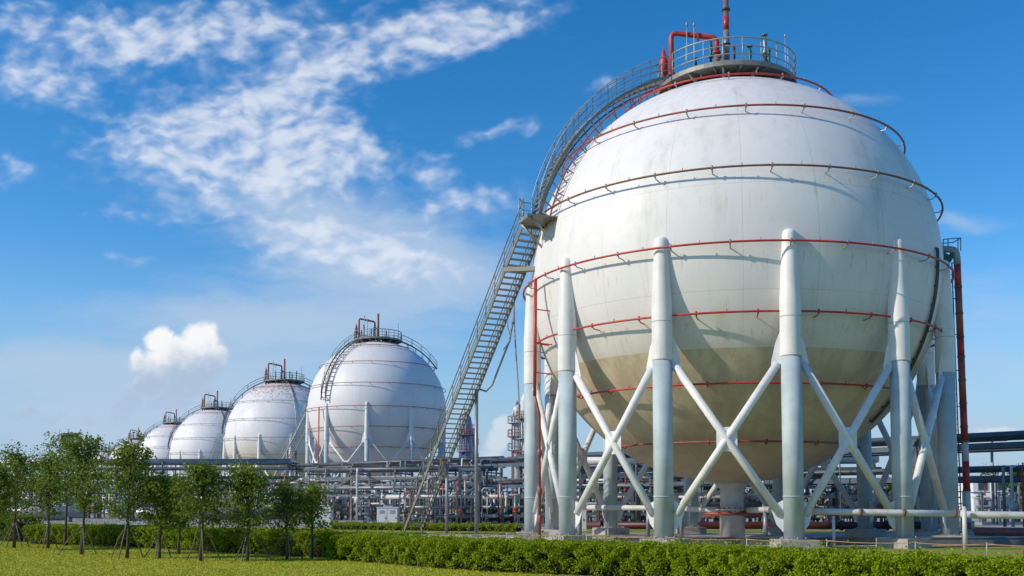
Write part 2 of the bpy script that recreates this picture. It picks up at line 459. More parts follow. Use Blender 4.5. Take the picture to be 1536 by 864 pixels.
    sub = [((rp)*math.cos(a0+(2*PI-2*gap)*j/(npst*3)), (rp)*math.sin(a0+(2*PI-2*gap)*j/(npst*3)), zp) for j in range(npst*3+1)]
    railing(m, sub, 1.2*k if not hi else 1.2, r=.03 if hi else .045, every=3)
    m.build('guard_rail', GALV, plat)
    # piping on the platform: frame of the camera, x to the right
    rx = Vector((-math.sin(t0), math.cos(t0), 0)); ry = Vector((math.cos(t0), math.sin(t0), 0))
    if rx.x < 0: rx = -rx
    L = lambda x, y, z: rx*x*k+ry*y*k+Vector((0, 0, zp+z*k))
    pr = .13*k
    def bend(pts, r=.3*k):
        out = [Vector(pts[0])]
        for i in range(1, len(pts)-1):
            p0, p1, p2 = Vector(pts[i-1]), Vector(pts[i]), Vector(pts[i+1])
            u = (p0-p1).normalized()*r; w = (p2-p1).normalized()*r
            for j in range(6):
                s = j/5; out.append((p1+u)*(1-s)**2+p1*2*s*(1-s)+(p1+w)*s*s)
        out.append(Vector(pts[-1])); return out
    pm = RED if hi else REDD
    pipe = MB().tube(bend([L(-2.75, .4, -.3), L(-2.75, .4, 3.15), L(-.45, .2, 2.75), L(-.45, .2, 1.9)]), pr, 12).build('relief_pipe', pm, root)
    fl = MB()
    for (x, y, z) in ((-2.75, .4, .9), (-2.75, .4, .95), (-.45, .2, 1.95)): 
        c = L(x, y, z); fl.lathe([(pr*1.6, -.035*k), (pr*1.6, .035*k)], 12, c)
    c = L(-1.4, .29, 2.9); fl.beam(c-rx*.04, c+rx*.04, pr*3, pr*3)
    fl.split('flange', pm, pipe)
    vb = MB(); c = L(-.45, .2, 0)
    vb.lathe([(.10*k, -.2*k), (.10*k, .5*k), (.2*k, .52*k), (.2*k, .6*k), (.13*k, .62*k), (.17*k, .95*k), (.17*k, 1.2*k), (.1*k, 1.3*k), (.2*k, 1.5*k), (.2*k, 1.58*k), (.12*k, 1.62*k), (.12*k, 1.92*k)], 12, c)
    vb.tube([L(-.45, .2, 1.75), L(-.1, .2, 1.75)], .1*k, 8)
    vb.build('relief_valve', RUST, root)
    m = MB(); c = L(-3.15, .3, 0)
    m.lathe([(.13*k, -.7*k), (.13*k, 1.0*k), (.22*k, 1.05*k), (.22*k, 1.7*k), (.16*k, 1.9*k), (.03*k, 2.45*k)], 12, c)
    m.build('spray_nozzle', pm, root)
    # vent stack with bands
    st = MB(); c = L(.03, -.3, 0)
    st.lathe([(.19*k, -.1*k), (.19*k, 1.35*k), (.15*k, 1.4*k), (.14*k, 5.6*k)] if hi else [(.19*k, -.1*k), (.15*k, 4.1*k)], 14, c)
    stack = st.build('vent_stack', RUST if hi else REDD, root)
    if hi:
        MB().lathe([(.155*k, 3.35*k), (.155*k, 4.05*k)], 14, c).build('painted_band', RED, stack)
        MB().lathe([(.162*k, 1.75*k), (.158*k, 3.3*k)], 14, c).build('bare_sleeve', PIPEG, stack)
        m = MB()
        for z in (1.6, 2.55, 4.4): m.lathe([(.22*k, z*k), (.22*k, z*k+.05)], 14, c)
        m.split('collar', DARKM, stack)
        m = MB(); m.tube([c+Vector((.2, 0, 1.55)), c+Vector((.42, 0, 1.6)), c+Vector((.42, 0, 2.6))], .06, 8); m.build('side_valve', RED, stack)
    # rods, valves, gauges
    for (x, y, h) in ((-1.95, .5, 3.6), (-1.55, 1.6, 3.0), (2.95, .2, 2.6), (1.0, .1, 1.9) if not hi else (1.9, .4, 1.5)):
        m = MB(); m.tube([L(x, y, 0), L(x, y, h)], .03 if hi else .05, 6); m.lathe([(.055*k, h*k*.93), (.05*k, h*k)], 6, L(x, y, 0))
        m.build('lightning_rod', GALV, root)
    rr_ = random.Random(int(loc[1]*10))
    for j in range(13 if hi else 5):
        x = -2.5+rr_.random()*4.8; y = rr_.uniform(-.6, 2.2); h = rr_.uniform(1.1, 2.1)
        m = MB(); c = L(x, y, 0); m.lathe([(.06*k, 0), (.06*k, h*.5*k), (.13*k, h*.5*k+.01), (.13*k, h*.5*k+.08*k), (.07*k, h*.62*k), (.11*k, h*.78*k), (.04*k, h*k)], 8, c)
        if rr_.random() < .6:
            w = L(x, y, h); m.lathe([(.16*k, -.02), (.16*k, .02)], 10, w)
        m.build('valve', rr_.choice([GREENV, RED, PIPEG, GREENV, DARKM]), root)
    if hi:
        m = MB()
        for (x, y, z, l) in ((-3.35, 1.0, -.55, 1.1), (-3.0, 1.5, -.6, .9), (-3.7, .6, -.9, .8)):
            m.tube([L(x, y, z), L(x+.2, y, z+.1), L(x+l, y+.1, z+.25)], .06, 8); m.lathe([(.05, -.35), (.13, -.2), (.13, .1), (.05, .3)], 8, L(x+.35, y, z+.15))
        m.tube([L(-3.9, .5, -1.0), L(-3.2, 1.1, -.5), L(-2.4, 1.7, -.35), L(-1.6, 2.0, -.3)], .05, 8)
        m.build('spray_manifold', RED, root)
    # curved stairway on the left flank
    def curved(t, lat0, name='curved_stair', mat=STEELY, w=.5):
        a = A(t); n = Vector((math.cos(a), math.sin(a), 0)); tg = Vector((-math.sin(a), math.cos(a), 0)); so_ = .78 if hi else .5; w = w if hi else .38
        lat1 = math.acos(rp/(R+.3)); N = 40 if hi else 20
        S = lambda lat, off, side: n*((R+off)*math.cos(lat))+tg*side+Vector((0, 0, zc+(R+off)*math.sin(lat)))
        lats = [lat0+(lat1-lat0)*i/N for i in range(N+1)]
        st = MB()
        for sd in (-w, w):
            for i in range(N): st.beam(S(lats[i], so_, sd), S(lats[i+1], so_, sd), .05 if hi else .07, .15, n)
        tr = st.use(1); NT_ = 32 if hi else 18
        for i in range(NT_):
            p = S(lat0+(lat1-lat0)*(i+.5)/NT_, so_+.02, 0)
            tr.box(p, (.17, 2*w-.05, .035), a)
        sp = st.use(2)
        for i in range(1, N, 4):
            for sd in (-w, w): sp.tube([S(lats[i], so_-.08, sd), S(lats[max(0, i-1)], -.02, sd)], .04, 6)
        root_s = st.build(name, [mat, GALV if hi else DARKM, GALV], root)
        P = lambda i, sd: S(lats[i], so_+.02, sd)
        for sd in (-w, w):
            pts = [P(i, sd) for i in range(N+1)]; rl = MB()
            railing(rl, pts, 1.05 if hi else .9, (1.0, .66, .33) if hi else (1.0, .5), .024 if hi else .022, 4 if hi else 5)
            rl.build('handrail', GALV if hi else DARKM, root_s)
        if hi:
            rp_ = MB(); rp_.tube([S(l, .36, w+.25) for l in lats], .04, 8)
            for i in range(0, N, 5): rp_.tube([S(lats[i], .36, w+.25), S(lats[i], 0, w+.25)], .03, 5)
            rp_.build('spray_feed_pipe', REDD, root_s)
            rp_ = MB(); rp_.tube([S(l, .52, -w+.2) for l in lats], .045, 8); rp_.build('conduit', DARKM, root_s)
        return S, lats
    lat0 = math.asin(2.45/10.78) if hi else (R_(3) if detail == 1 else R_(8))
    S, lats = curved(stair_t, lat0)
    if right_stair is not None: curved(right_stair, R_(34), 'curved_stair', DARKM)
    # conduit down the sphere
    if conduit_t is not None:
        a = A(conduit_t); m = MB()
        lo, hi_ = (R_(-46), R_(2)) if hi else (R_(-10), R_(70))
        for off in ((-.1, .1) if hi else (0,)):
            m.tube([((R+.12)*math.cos(l)*math.cos(a+off*.1), (R+.12)*math.cos(l)*math.sin(a+off*.1), zc+(R+.12)*math.sin(l)) for l in [lo+(hi_-lo)*i/30 for i in range(31)]], .045 if hi else .07*k, 6)
        for i in range(0, 31, 3):
            l = lo+(hi_-lo)*i/30
            m.tube([((R+.12)*math.cos(l)*math.cos(a), (R+.12)*math.cos(l)*math.sin(a), zc+(R+.12)*math.sin(l)), ((R-.03)*math.cos(l)*math.cos(a), (R-.03)*math.cos(l)*math.sin(a), zc+(R-.03)*math.sin(l))], .05, 5)
        m.build('cable_conduit', DARKM if hi else GALV, root)
    # outlet below
    m = MB(); zb = zc-R
    m.lathe([(.62*k, .0), (.62*k, zb*.52), (.80*k, zb*.52+.01), (.80*k, zb*.52+.08), (.58*k, zb*.52+.09), (.58*k, zb*.9), (.75*k, zb*.93), (.9*k, zb+.12*k)], 28)
    o = m.build('outlet_column', PIPEG if not hi else paint('outlet_paint', (.52, .52, .50, 1), .6, 0, .12, 1.5, (.3, .25, .2, 1), .5, streak=1), root)
    if hi:
        m = MB()
        for j in range(16):
            g = 2*PI*j/16; m.lathe([(.04, zb*.52-.06), (.04, zb*.52+.16)], 6, (.72*math.cos(g), .72*math.sin(g), 0))
        m.tube([(-1.6, -.6, 1.32), (1.7, -.5, 1.30)], .09, 10); m.tube([(-1.3, .7, 1.2), (1.5, .75, 1.2)], .07, 8)
        m.build('flange_bolt', REDD, o)
    return root, S, A

T1L = (11.02, 50.21)
SH1 = shell_mat('tank_shell_front', 10, 12.84, band=-4.5, dirt_amt=.62, cream=.05, rust=.16, seed=3)
SH2 = shell_mat('tank_shell_clean', 9, 14.09, dirt_amt=.20, cream=.10, rust=.15, seed=9)
SH3 = shell_mat('tank_shell_stained', 10, 13.1, dirt_amt=.5, cream=1.0, rust=1.0, seed=14)
SH4 = shell_mat('tank_shell_worn', 10, 13.4, dirt_amt=.22, cream=.15, rust=.35, seed=21)
tank1, S1, A1 = make_tank('huge white spherical gas tank with buff underside standing nearest behind the hedge', T1L, 10, 12.84, 12, -16, 2, -58, SH1, conduit_t=64)
tank2, S2, A2 = make_tank('clean white spherical gas tank on ten legs just left of the long stair', (-17.78, 131.5), 9, 14.09, 10, -8, 1, -45, SH2, ringm=REDD, right_stair=78)
tank3, S3, A3 = make_tank('rust streaked cream white spherical tank, third from the nearest', (-40.45, 176.6), 10, 13.09, 12, 7, 1, -82, SH3, ringm=GALV, conduit_t=12, right_stair=80)
make_tank('white spherical tank fourth in the row behind the stained one', (-67.7, 228.6), 10, 13.18, 12, 10, 1, -82, SH4, ringm=GALV, conduit_t=12, right_stair=80)
make_tank('white spherical tank fifth in the row, mostly hidden by the fourth', (-96.2, 285.4), 10, 14.26, 12, 0, 0, -80, SH4, ringm=GALV, right_stair=62)
make_tank('white spherical tank sixth in the row with dark red top gear', (-135.1, 360.8), 10, 14.6, 12, 0, 0, -80, SH4, ringm=GALV)
make_tank('farthest pale spherical tank half hidden behind the young trees', (-174.6, 433.3), 10, 13.7, 12, 0, 0, -80, SH4, ringm=GALV)

# red down pipe between the left legs of the near tank (a part of it)
def t1_point(tdeg, rad, z): return (rad*math.cos(A1(tdeg)), rad*math.sin(A1(tdeg)), z)
m = MB(); m.tube([t1_point(-59, 10.45, 12.44), t1_point(-59, 10.5, 6.9)], .085, 10)
for z in (11.0, 9.4, 8.0): m.tube([t1_point(-59, 10.45, z), t1_point(-57, 9.75, z-.1)], .03, 5)
dp = m.build('down_pipe', RED, tank1)
m = MB(); m.tube([t1_point(-59, 10.5, 6.9), t1_point(-60, 10.2, 6.0), t1_point(-60, 10.2, .2)], .07, 10)
m.build('lower_pipe', REDD, dp)
m = MB()
for z in (4.2, 2.4, 1.1): m.lathe([(.07, z-.2), (.12, z-.1), (.12, z+.1), (.07, z+.2)], 10, t1_point(-60, 10.2, 0))
m.split('pipe_valve', REDD, dp)
m = MB(); pt2 = lambda t, rad, z: (rad*math.cos(A2(t)), rad*math.sin(A2(t)), z)
m.tube([pt2(-50, 9.42, 13.75), pt2(-50, 9.45, 5.0), pt2(-50, 9.3, .3)], .08, 8); m.build('down_pipe', RED, tank2)
# landing where the stairs meet (part of the tank)
aL = A1(-58); nL = Vector((math.cos(aL), math.sin(aL), 0)); tL = Vector((-math.sin(aL), math.cos(aL), 0))
zL = 15.25
m = MB(); cL = nL*10.05+Vector((0, 0, zL))
m.prism([(-.55, -1.0), (.75, -1.0), (1.15, -.4), (1.15, .8), (-.55, .8)], cL, nL, tL, (0, 0, 1), .07)
for e in ((-1.05, -1.0), (1.15, -.4), (.3, 1.15)):
    pass
m.beam(cL+nL*-.55+tL*-1.0-Vector((0, 0, .06)), cL+nL*.75+tL*-1.0-Vector((0, 0, .06)), .06, .2)
m.beam(cL+nL*1.15+tL*-.4-Vector((0, 0, .06)), cL+nL*1.15+tL*.8-Vector((0, 0, .06)), .06, .2)
land = m.build('stair_landing', DECK, tank1)
m = MB()
for sd in (-.7, .6): m.tube([cL+nL*.9+tL*sd-Vector((0, 0, .08)), nL*9.8+tL*sd+Vector((0, 0, zL-1.2))], .06, 8)
m.split('landing_bracket', GALV, land)
m = MB(); railing(m, [cL+nL*.2+tL*-1.0, cL+nL*.75+tL*-1.0, cL+nL*1.15+tL*-.4], 1.1, r=.026)
m.build('landing_rail', GALV, land)

# ------------------------------------------------------------------ straight stairs
def straight_stair(label, top, bot, w, steps, mat, group=None, posts=(), detail=True, name='access_stair'):
    top, bot = Vector(top), Vector(bot)
    root = thing(name, label, 'stair', (bot.x, bot.y, 0), 0, group)
    T = top-Vector((bot.x, bot.y, 0)); B = Vector((0, 0, bot.z))
    d = T-B; hd = Vector((d.x, d.y, 0)).normalized(); pd = Vector((-hd.y, hd.x, 0))
    if pd.x < 0: pd = -pd                      # pd points right
    rr = .028 if detail else .04
    for sd in (0, 1):
        o = pd*w*sd
        MB().beam(B+o, T+o, .06 if detail else .09, .24, (0, 0, 1)).build('stringer', mat, root)
    m = MB(); ang = math.atan2(hd.y, hd.x)
    for i in range(1, steps):
        c = B+d*(i/steps)+pd*w*.5
        m.box(c, (.27, w-.08, .05), ang)
    m.build('tread', GALV if detail else mat, root)
    for sd in (-.03, w+.03):
        m = MB(); o = pd*sd; n = 15 if detail else 8
        pts = [B+o+d*(i/(n*1.0)) for i in range(n+1)]
        railing(m, pts, 1.1, r=rr)
        m.build('handrail', mat, root)
    for (fr, half) in posts:
        c = B+d*fr
        m = MB()
        for sd in ((0, w) if half else (w*.9,)):
            p = c+pd*sd; m.tube([(p.x, p.y, 0), (p.x, p.y, p.z-.1)], .10 if detail else .15, 10)
            m.box((p.x, p.y, .05), (.5, .5, .1))
        m.split('support_post', PIPEG, root)
    return root

stair_top = at(786, 331, 48.0); stair_bot = at(606, 793, 61.5); stair_bot.z = .12
main_stair = straight_stair('long steep galvanised stair rising from the ground to the nearest tank', stair_top, stair_bot, 1.15, 60, STEELY, 'straight access stairs', ((.52, 0), (.265, 0)))
dd = Vector((main_stair.location)); 
# mid brace to the tank, part of the stair
q = at(772, 404, 52.2)-dd; e = at(806, 402, 51.0)-dd
m = MB(); m.beam(at(756, 405, 49.6)-dd, at(812, 403, 48.6)-dd, .3, .22); m.build('tie_beam', STEELY, main_stair)
straight_stair('steep lattice stair rising to the clean white tank behind the pipe rack', at(459, 618, 130), at(404, 728, 137), 1.3, 44, GALV, 'straight access stairs', ((.5, 1),), False)
straight_stair('distant steep stair in front of the fourth tank', at(329, 655, 178), at(303, 722, 186), 1.4, 34, GALV, 'straight access stairs', (), False)
straight_stair('farthest tiny stair in front of the fifth tank', at(257, 676, 230), at(238, 718, 238), 1.4, 24, GALV, 'straight access stairs', (), False)

# cables hanging below the stair
m = MB()
m.tube([at(771, 452, 53.0), at(770, 480, 53.0), at(764, 512, 53.1), at(751, 545, 53.4), at(738, 578, 53.8), at(729, 587, 54.3), at(720, 584, 55.0)], .055, 7)
m.tube([at(771, 454, 53.1), at(772, 500, 53.0), at(775, 545, 52.8), at(778, 590, 52.6), at(779, 640, 52.5)], .045, 6)
m.tube([at(768, 455, 53.0), at(760, 480, 53.2), at(766, 510, 53.1), at(755, 525, 53.4)], .03, 6)
tag(m.build('hanging_cable', paint('cable_grey', (.30, .30, .31, 1), .6, 0, .2, 2)), 'loose grey cables hanging down beside the long steep stair', 'cable')

# ------------------------------------------------------------------ riser pipe at the right
REDR = paint('red_rusted', (.42, .10, .055, 1), .55, 0, .25, 2, (.28, .12, .07, 1), .6)
rise = thing('riser_pipe', 'tall red and white riser pipe hooked over at the right of the nearest tank', 'pipe', at(1446, 790, 50.5)*1.0)
rise.location.z = 0
rb = rise.location.copy(); Yr = 50.5
def RP(x, y): p = at(x, y, Yr); return p-rb
def seg(y0, y1, mat, r=.17, parent=rise, name='pipe_section'):
    x = lambda y: 1436+(y-400)*.042
    return MB().tube([RP(x(y0), y0), RP(x(y1), y1)], r, 16).build(name, mat, parent)
top = MB(); top.tube([RP(1413, 374), RP(1424, 374), RP(1430, 375), RP(1434, 379), RP(1435.3, 386), RP(1436, 397)], .175, 16)
seg_top = top.build('top_bend', paint('riser_grey', (.33, .36, .35, 1), .5, .1, .2, 2, (.2, .16, .1, 1), .4), rise)
seg(397, 430, RED); seg(430, 505, REDR); seg(505, 535, RED); seg(535, 605, REDR); seg(605, 662, RED); seg(662, 692, PIPEW)
seg(692, 735, RED); seg(735, 783, PIPEW)
m = MB()
for y in (430, 470, 505, 535, 570, 605, 640, 662, 735):
    x = 1436+(y-400)*.042; c = RP(x, y); m.tube([c-Vector((0, 0, .05)), c+Vector((0, 0, .05))], .19, 16)
m.split('collar', RUST, rise)
m = MB(); m.tube([RP(1452, 783), RP(1453, 790), RP(1456, 795), RP(1462, 797), RP(1490, 797.5), RP(1700, 799)], .22, 14)
m.build('base_elbow', REDD, rise)
m = MB()
q0, q1, q2 = RP(1414, 372), RP(1441, 370), RP(1441, 370)
dy = Vector((0, .9, 0))
for (a_, b_) in ((RP(1415, 359), RP(1441, 357)), (RP(1415, 359)+dy, RP(1441, 357)+dy), (RP(1441, 357), RP(1441, 357)+dy)): m.tube([a_, b_], .03, 6)
for x in (1415, 1422, 1437, 1441):
    m.tube([RP(x, 376), RP(x, 359-(x-1415)*.08)], .028, 6)
m.build('rail_cage', GALV, rise)
m = MB()
for dx in (-.36, -.62): m.tube([RP(1437, 395)+Vector((dx, -.1, 0)), RP(1452, 792)+Vector((dx, -.1, 0))], .03, 6)
for i in range(44):
    f = i/44; p = RP(1437, 395)*(1-f)+RP(1452, 792)*f; m.tube([p+Vector((-.36, -.1, 0)), p+Vector((-.62, -.1, 0))], .018, 5)
    if i % 6 == 0: m.tube([p+Vector((-.36, -.1, 0)), p+Vector((0, 0, 0))], .025, 5)
m.build('ladder', DARKM, rise)
m = MB()
for (x, y, r) in ((1419, 386, .16), (1424, 388, .13), (1416, 380, .1), (1427, 384, .1)):
    m.lathe([(r*.4, -.18), (r, -.1), (r, .1), (r*.4, .18)], 10, RP(x, y))
m.build('valve', GREENV, rise)
m = MB(); m.lathe([(.35, 0), (.35, .12), (.22, .14), (.22, .95)], 14, (RP(1453, 783).x+.05, 0, 0)); m.build('base_support', CONC, rise)

# ------------------------------------------------------------------ ground, lawn, yard
def sheet(name, pts, z, mat, n=1):
    mb = MB(); mb.add([(x, y, z) for x, y in pts], [tuple(range(len(pts)))])
    return tag(mb.build(name, mat), kind='structure')
sheet('ground', [(-4000, -200), (4000, -200), (4000, 6000), (-4000, 6000)], 0, G_FIELD)
sheet('lawn', [(-70, 8), (30, 8), (30, 15), (-24, 56), (-70, 75)], .004, G_LAWN)
sheet('plant_yard', [(-190, 95), (-60, 78), (-14, 74), (60, 60), (120, 60), (120, 330), (-260, 520)], .004, G_YARD)
sheet('bounce_pad', [(-6, 44.5), (3, 43.2), (34, 43.2), (60, 43.2), (60, 58), (24, 62), (-3, 61), (-8, 55)], .006, G_BOUNCE)  # pale pad added over the grass to bounce warm fill onto the tank
sheet('service_road', [(-120, 86), (-28, 63.5), (2, 57), (2, 60.5), (-27, 67), (-120, 90)], .008, G_ROAD)

# ------------------------------------------------------------------ hedge
def hedge_line(name, label, pts, h, w, mat, dens, lump=.27, leaf=.06, seed=1):
    r = np.random.default_rng(seed)
    root = thing(name, label, 'hedge', (pts[0][0], pts[0][1], 0), 0, 'clipped hedges')
    P = np.array(pts, float); c0 = np.concatenate([[0], np.cumsum(np.linalg.norm(np.diff(P, axis=0), axis=1))])
    q_ = np.linspace(0, c0[-1], max(8, int(c0[-1]*2))); P = np.column_stack([np.interp(q_, c0, P[:, 0]), np.interp(q_, c0, P[:, 1])])
    for _ in range(30): P[1:-1] = (P[:-2]+P[1:-1]*2+P[2:])/4
    seg = np.diff(P, axis=0); ln = np.linalg.norm(seg, axis=1); cum = np.concatenate([[0], np.cumsum(ln)]); Ltot = cum[-1]
    def along(s):
        i = np.clip(np.searchsorted(cum, s, side='right')-1, 0, len(ln)-1); f = (s-cum[i])/ln[i]
        return P[i]+seg[i]*f[:, None], seg[i]/ln[i][:, None]
    ph = r.random(12)*6.28
    def lumpf(s, t):
        return (np.sin(s*1.9+ph[0])*np.sin(t*3+s*.7+ph[1])+.8*np.sin(s*3.7+ph[2])+.6*np.sin(s*6.1+ph[3]+t*4)+.5*np.sin(s*.8+ph[4]))/2.9-.5*np.exp(-((np.mod(s+.5*np.sin(s*.37+ph[5]), 1.15)-.57)/.15)**2)*(.3+.7*(1-t))*(.6+.8*np.sin(s*.9+ph[6])**2)
    # leafy skin: an upright rounded section
    n = int(Ltot*dens); s = r.random(n)*Ltot; u = r.random(n)
    # section param: 0..1 -> front bottom, front top, back top, back bottom
    per = np.array([h*.95, w*.8, h*.95]); cs = np.cumsum(per)/per.sum(); x = np.empty(n); z = np.empty(n)
    a = u < cs[0]; b = (u >= cs[0]) & (u < cs[1]); c = u >= cs[1]
    x[a] = -w/2; z[a] = h*np.sqrt(u[a]/cs[0])*1.0; x[b] = -w/2+w*(u[b]-cs[0])/(cs[1]-cs[0]); z[b] = h; x[c] = w/2; z[c] = h*(u[c]-cs[1])/(1-cs[1])
    # round the shoulders
    e = np.maximum(0, np.abs(x)-w*.30)/(w*.2); z = np.where(b, h-.10*h*e**2, z); x = np.where(~b & (z > .8*h), x*(1-.12*((z-.8*h)/(.2*h))**2), x)
    lm = lumpf(s, z/h)
    cl = np.zeros(n); tt = z + x*.6
    for q in range(9):
        th = r.random()*6.283; wl = r.uniform(.28, .75); k_ = 2*PI/wl
        cl += np.sin(k_*(np.cos(th)*s+np.sin(th)*tt)+r.random()*6.28)
    cl /= 3.0
    lm = lm*.55+cl*.34
    depth = r.exponential(.095, n)
    grow = lump*lm-depth
    x = x+np.sign(x)*np.where(b, 0, grow)
    z = np.where(b, z+grow*.32+.05*r.random(n)**3, z)
    # sprigs poking out
    spr = r.random(n) < .05; z = np.where(b & spr, z+.19*r.random(n)**1.5, z)
    p, d = along(s); nx = np.stack([-d[:, 1], d[:, 0]], 1)
    C = np.column_stack([p[:, 0]+nx[:, 0]*x, p[:, 1]+nx[:, 1]*x, np.maximum(.02, z)])
    outn = np.column_stack([nx[:, 0]*np.sign(x)*np.where(b, .2, .9), nx[:, 1]*np.sign(x)*np.where(b, .2, .9), np.where(b, 1.3, .5)])
    C[:, 0] -= pts[0][0]; C[:, 1] -= pts[0][1]
    keep = r.random(n) < np.clip(1.32+cl*.8-np.where(b, 0, .45*(1-z/h)), .06, 1); C = C[keep]; outn = outn[keep]
    quads('foliage', leaf_quads(C, leaf, up=outn*1.0, aspect=.55, r=r), mat, root)
    # solid core, near black to stand for the shade between the leaves
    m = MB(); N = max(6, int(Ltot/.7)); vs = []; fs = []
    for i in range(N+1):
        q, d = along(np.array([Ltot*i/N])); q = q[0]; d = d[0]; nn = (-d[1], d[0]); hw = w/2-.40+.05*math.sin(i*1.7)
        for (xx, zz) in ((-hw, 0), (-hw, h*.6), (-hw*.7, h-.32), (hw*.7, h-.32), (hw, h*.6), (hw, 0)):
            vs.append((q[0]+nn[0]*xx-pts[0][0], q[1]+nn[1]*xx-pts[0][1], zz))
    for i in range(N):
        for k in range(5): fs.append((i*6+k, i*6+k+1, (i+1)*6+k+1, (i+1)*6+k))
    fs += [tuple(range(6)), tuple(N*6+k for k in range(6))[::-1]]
    m.add(vs, fs); m.build('shade_core', HEDGECORE, root)
    return root
g = lambda x, y: tuple(ground_at(x, y).xy)
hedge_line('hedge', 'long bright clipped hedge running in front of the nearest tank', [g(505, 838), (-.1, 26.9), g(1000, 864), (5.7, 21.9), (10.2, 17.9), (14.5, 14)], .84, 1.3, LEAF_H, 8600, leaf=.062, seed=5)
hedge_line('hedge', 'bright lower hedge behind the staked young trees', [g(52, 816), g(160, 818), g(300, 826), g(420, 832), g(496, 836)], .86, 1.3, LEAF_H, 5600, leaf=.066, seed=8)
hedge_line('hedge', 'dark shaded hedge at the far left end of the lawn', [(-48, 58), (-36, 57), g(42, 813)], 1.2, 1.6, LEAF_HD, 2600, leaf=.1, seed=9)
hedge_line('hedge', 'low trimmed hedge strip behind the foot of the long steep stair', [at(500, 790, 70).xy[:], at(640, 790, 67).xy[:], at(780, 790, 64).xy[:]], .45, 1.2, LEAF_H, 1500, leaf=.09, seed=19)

# ------------------------------------------------------------------ young staked trees
def young_tree(label, x, by, ty, wpx, seed, mat=LEAF_T, lean=0.0, dens=1.0, low=.42, group='young staked trees on the lawn'):
    r = np.random.default_rng(seed); rd = random.Random(seed)
    b = ground_at(x, by); Y = b.y
    H = (by-ty)/F*Y; W = wpx/F*Y*1.22
    root = thing('young_tree', label, 'tree', b, 0, group)
    m = MB(); tr = .035+.006*H
    tp = [Vector((0, 0, -.05))]
    for i in range(1, 9):
        f = i/8; tp.append(Vector((lean*f*H+rd.uniform(-.05, .05)*(f+.2), rd.uniform(-.05, .05), H*.93*f)))
    m.tube(tp, [tr*1.35]+[tr*(1-.85*i/8) for i in range(1, 9)], 8)
    def on_trunk(f):
        g_ = f*8; i = min(7, int(g_)); return tp[i].lerp(tp[i+1], g_-i)
    C = []
    nl = int(26*dens)+6
    for i in range(nl):
        f = low+(.90-low)*((i+rd.random()*.6)/nl)
        base = on_trunk(f*.98)
        rel = (f-low)/(1-low)
        prof = (math.sin(min(1, rel*2.2+.30)*PI/2))*max(0, 1-rel)**.62*1.12+.10     # widest low, pointed top
        L_ = W/2*prof*rd.uniform(.55, 1.18)
        az = i*2.4+rd.uniform(-.5, .5); el = rd.uniform(.25, .75)+rel*.5
        d = Vector((math.cos(az)*math.cos(el), math.sin(az)*math.cos(el), math.sin(el)))
        pts = [base]; p = base.copy()
        for s in range(4):
            dd_ = (d+Vector((rd.uniform(-.3, .3), rd.uniform(-.3, .3), rd.uniform(-.1, .2)-.05*s))).normalized()
            p = p+dd_*L_/4*1.15; pts.append(p.copy())
        m.tube(pts, [tr*.38*(1-.6*rel), tr*.3, tr*.22, tr*.15, tr*.08], 5)
        for s in range(1, 5):
            for q in range(3):
                tip = pts[s]+Vector((rd.gauss(0, 1), rd.gauss(0, 1), rd.gauss(.15, .8)))*L_*.20
                if s > 1 and q == 0: m.tube([pts[s], tip], [tr*.13, tr*.05], 4)
                if rd.random() < .74: C.append((tip, .07+.08*rd.random(), 19 if s > 1 else 6))
    # crown tip
    for i in range(6): C.append((on_trunk(.86+.14*(i+1)/6)+Vector((rd.gauss(0, .05), rd.gauss(0, .05), .03*i*.1*H)), .12-.013*i, 15-i))
    root_t = m.build('trunk', BARK, root)
    cs = []
    for (p, rad, cnt) in C:
        cnt = int(cnt*dens)
        cs.append(np.array(p)+r.normal(size=(cnt, 3))*rad*np.array([1.15, 1.15, .85]))
    cs = np.concatenate(cs); cs = cs[cs[:, 2] > H*low*.86]
    quads('crown', leaf_quads(cs, .10, up=np.array([-.45, -.35, 1.1]), aspect=.6, r=r), mat, root)
    return root, b, H

trees = [
    # label, x, base y, top y, crown px, light?, lean
    ('young staked tree at the far left edge of the lawn', 21, 822, 664, 74, 0, .0),
    ('slim young tree whose trunk stands just left of the tallest crown', 72, 823, 676, 58, 1, .0),
    ('tallest airy young tree with a pointed crown under the floodlight', 98, 819, 641, 82, 0, .0),
    ('young tree with a pointed crown just right of the tallest tree', 123, 832, 647, 84, 0, .02),
    ('dark dense young tree with the widest crown, tied to upright stakes', 190, 838, 657, 96, 0, .01),
    ('thin crooked young tree just right of the densest dark tree', 239, 838, 708, 58, 1, .02),
    ('small young tree behind, midway between the dense tree and the tripod tree', 268, 832, 712, 40, 0, .0),
    ('young tree with a neat wide tripod of stakes around it', 301, 842, 690, 78, 0, .02),
    ('light green bushy young tree with one slanting stake', 371, 842, 698, 76, 1, .0),
    ('sparse low young tree in front of the hedge, left of the last one', 430, 840, 722, 62, 0, -.01),
    ('rightmost sparse young tree with a bare lower trunk on the lawn', 467, 838, 722, 56, 1, .015),
    ('half seen young tree at the extreme left picture edge', -6, 826, 690, 60, 1, .0),
]
TB = []
for i, (lab, x, by, ty, w, li, ln) in enumerate(trees):
    _, b, H = young_tree(lab, x, by, ty, w, 40+i*7, LEAF_T2 if li else LEAF_T, ln, 1.15 if i in (4,) else (.72 if i in (9, 10) else 1.0), low=(.33 if i == 4 else .36) if i < 9 else .40)
    TB.append((b, H))
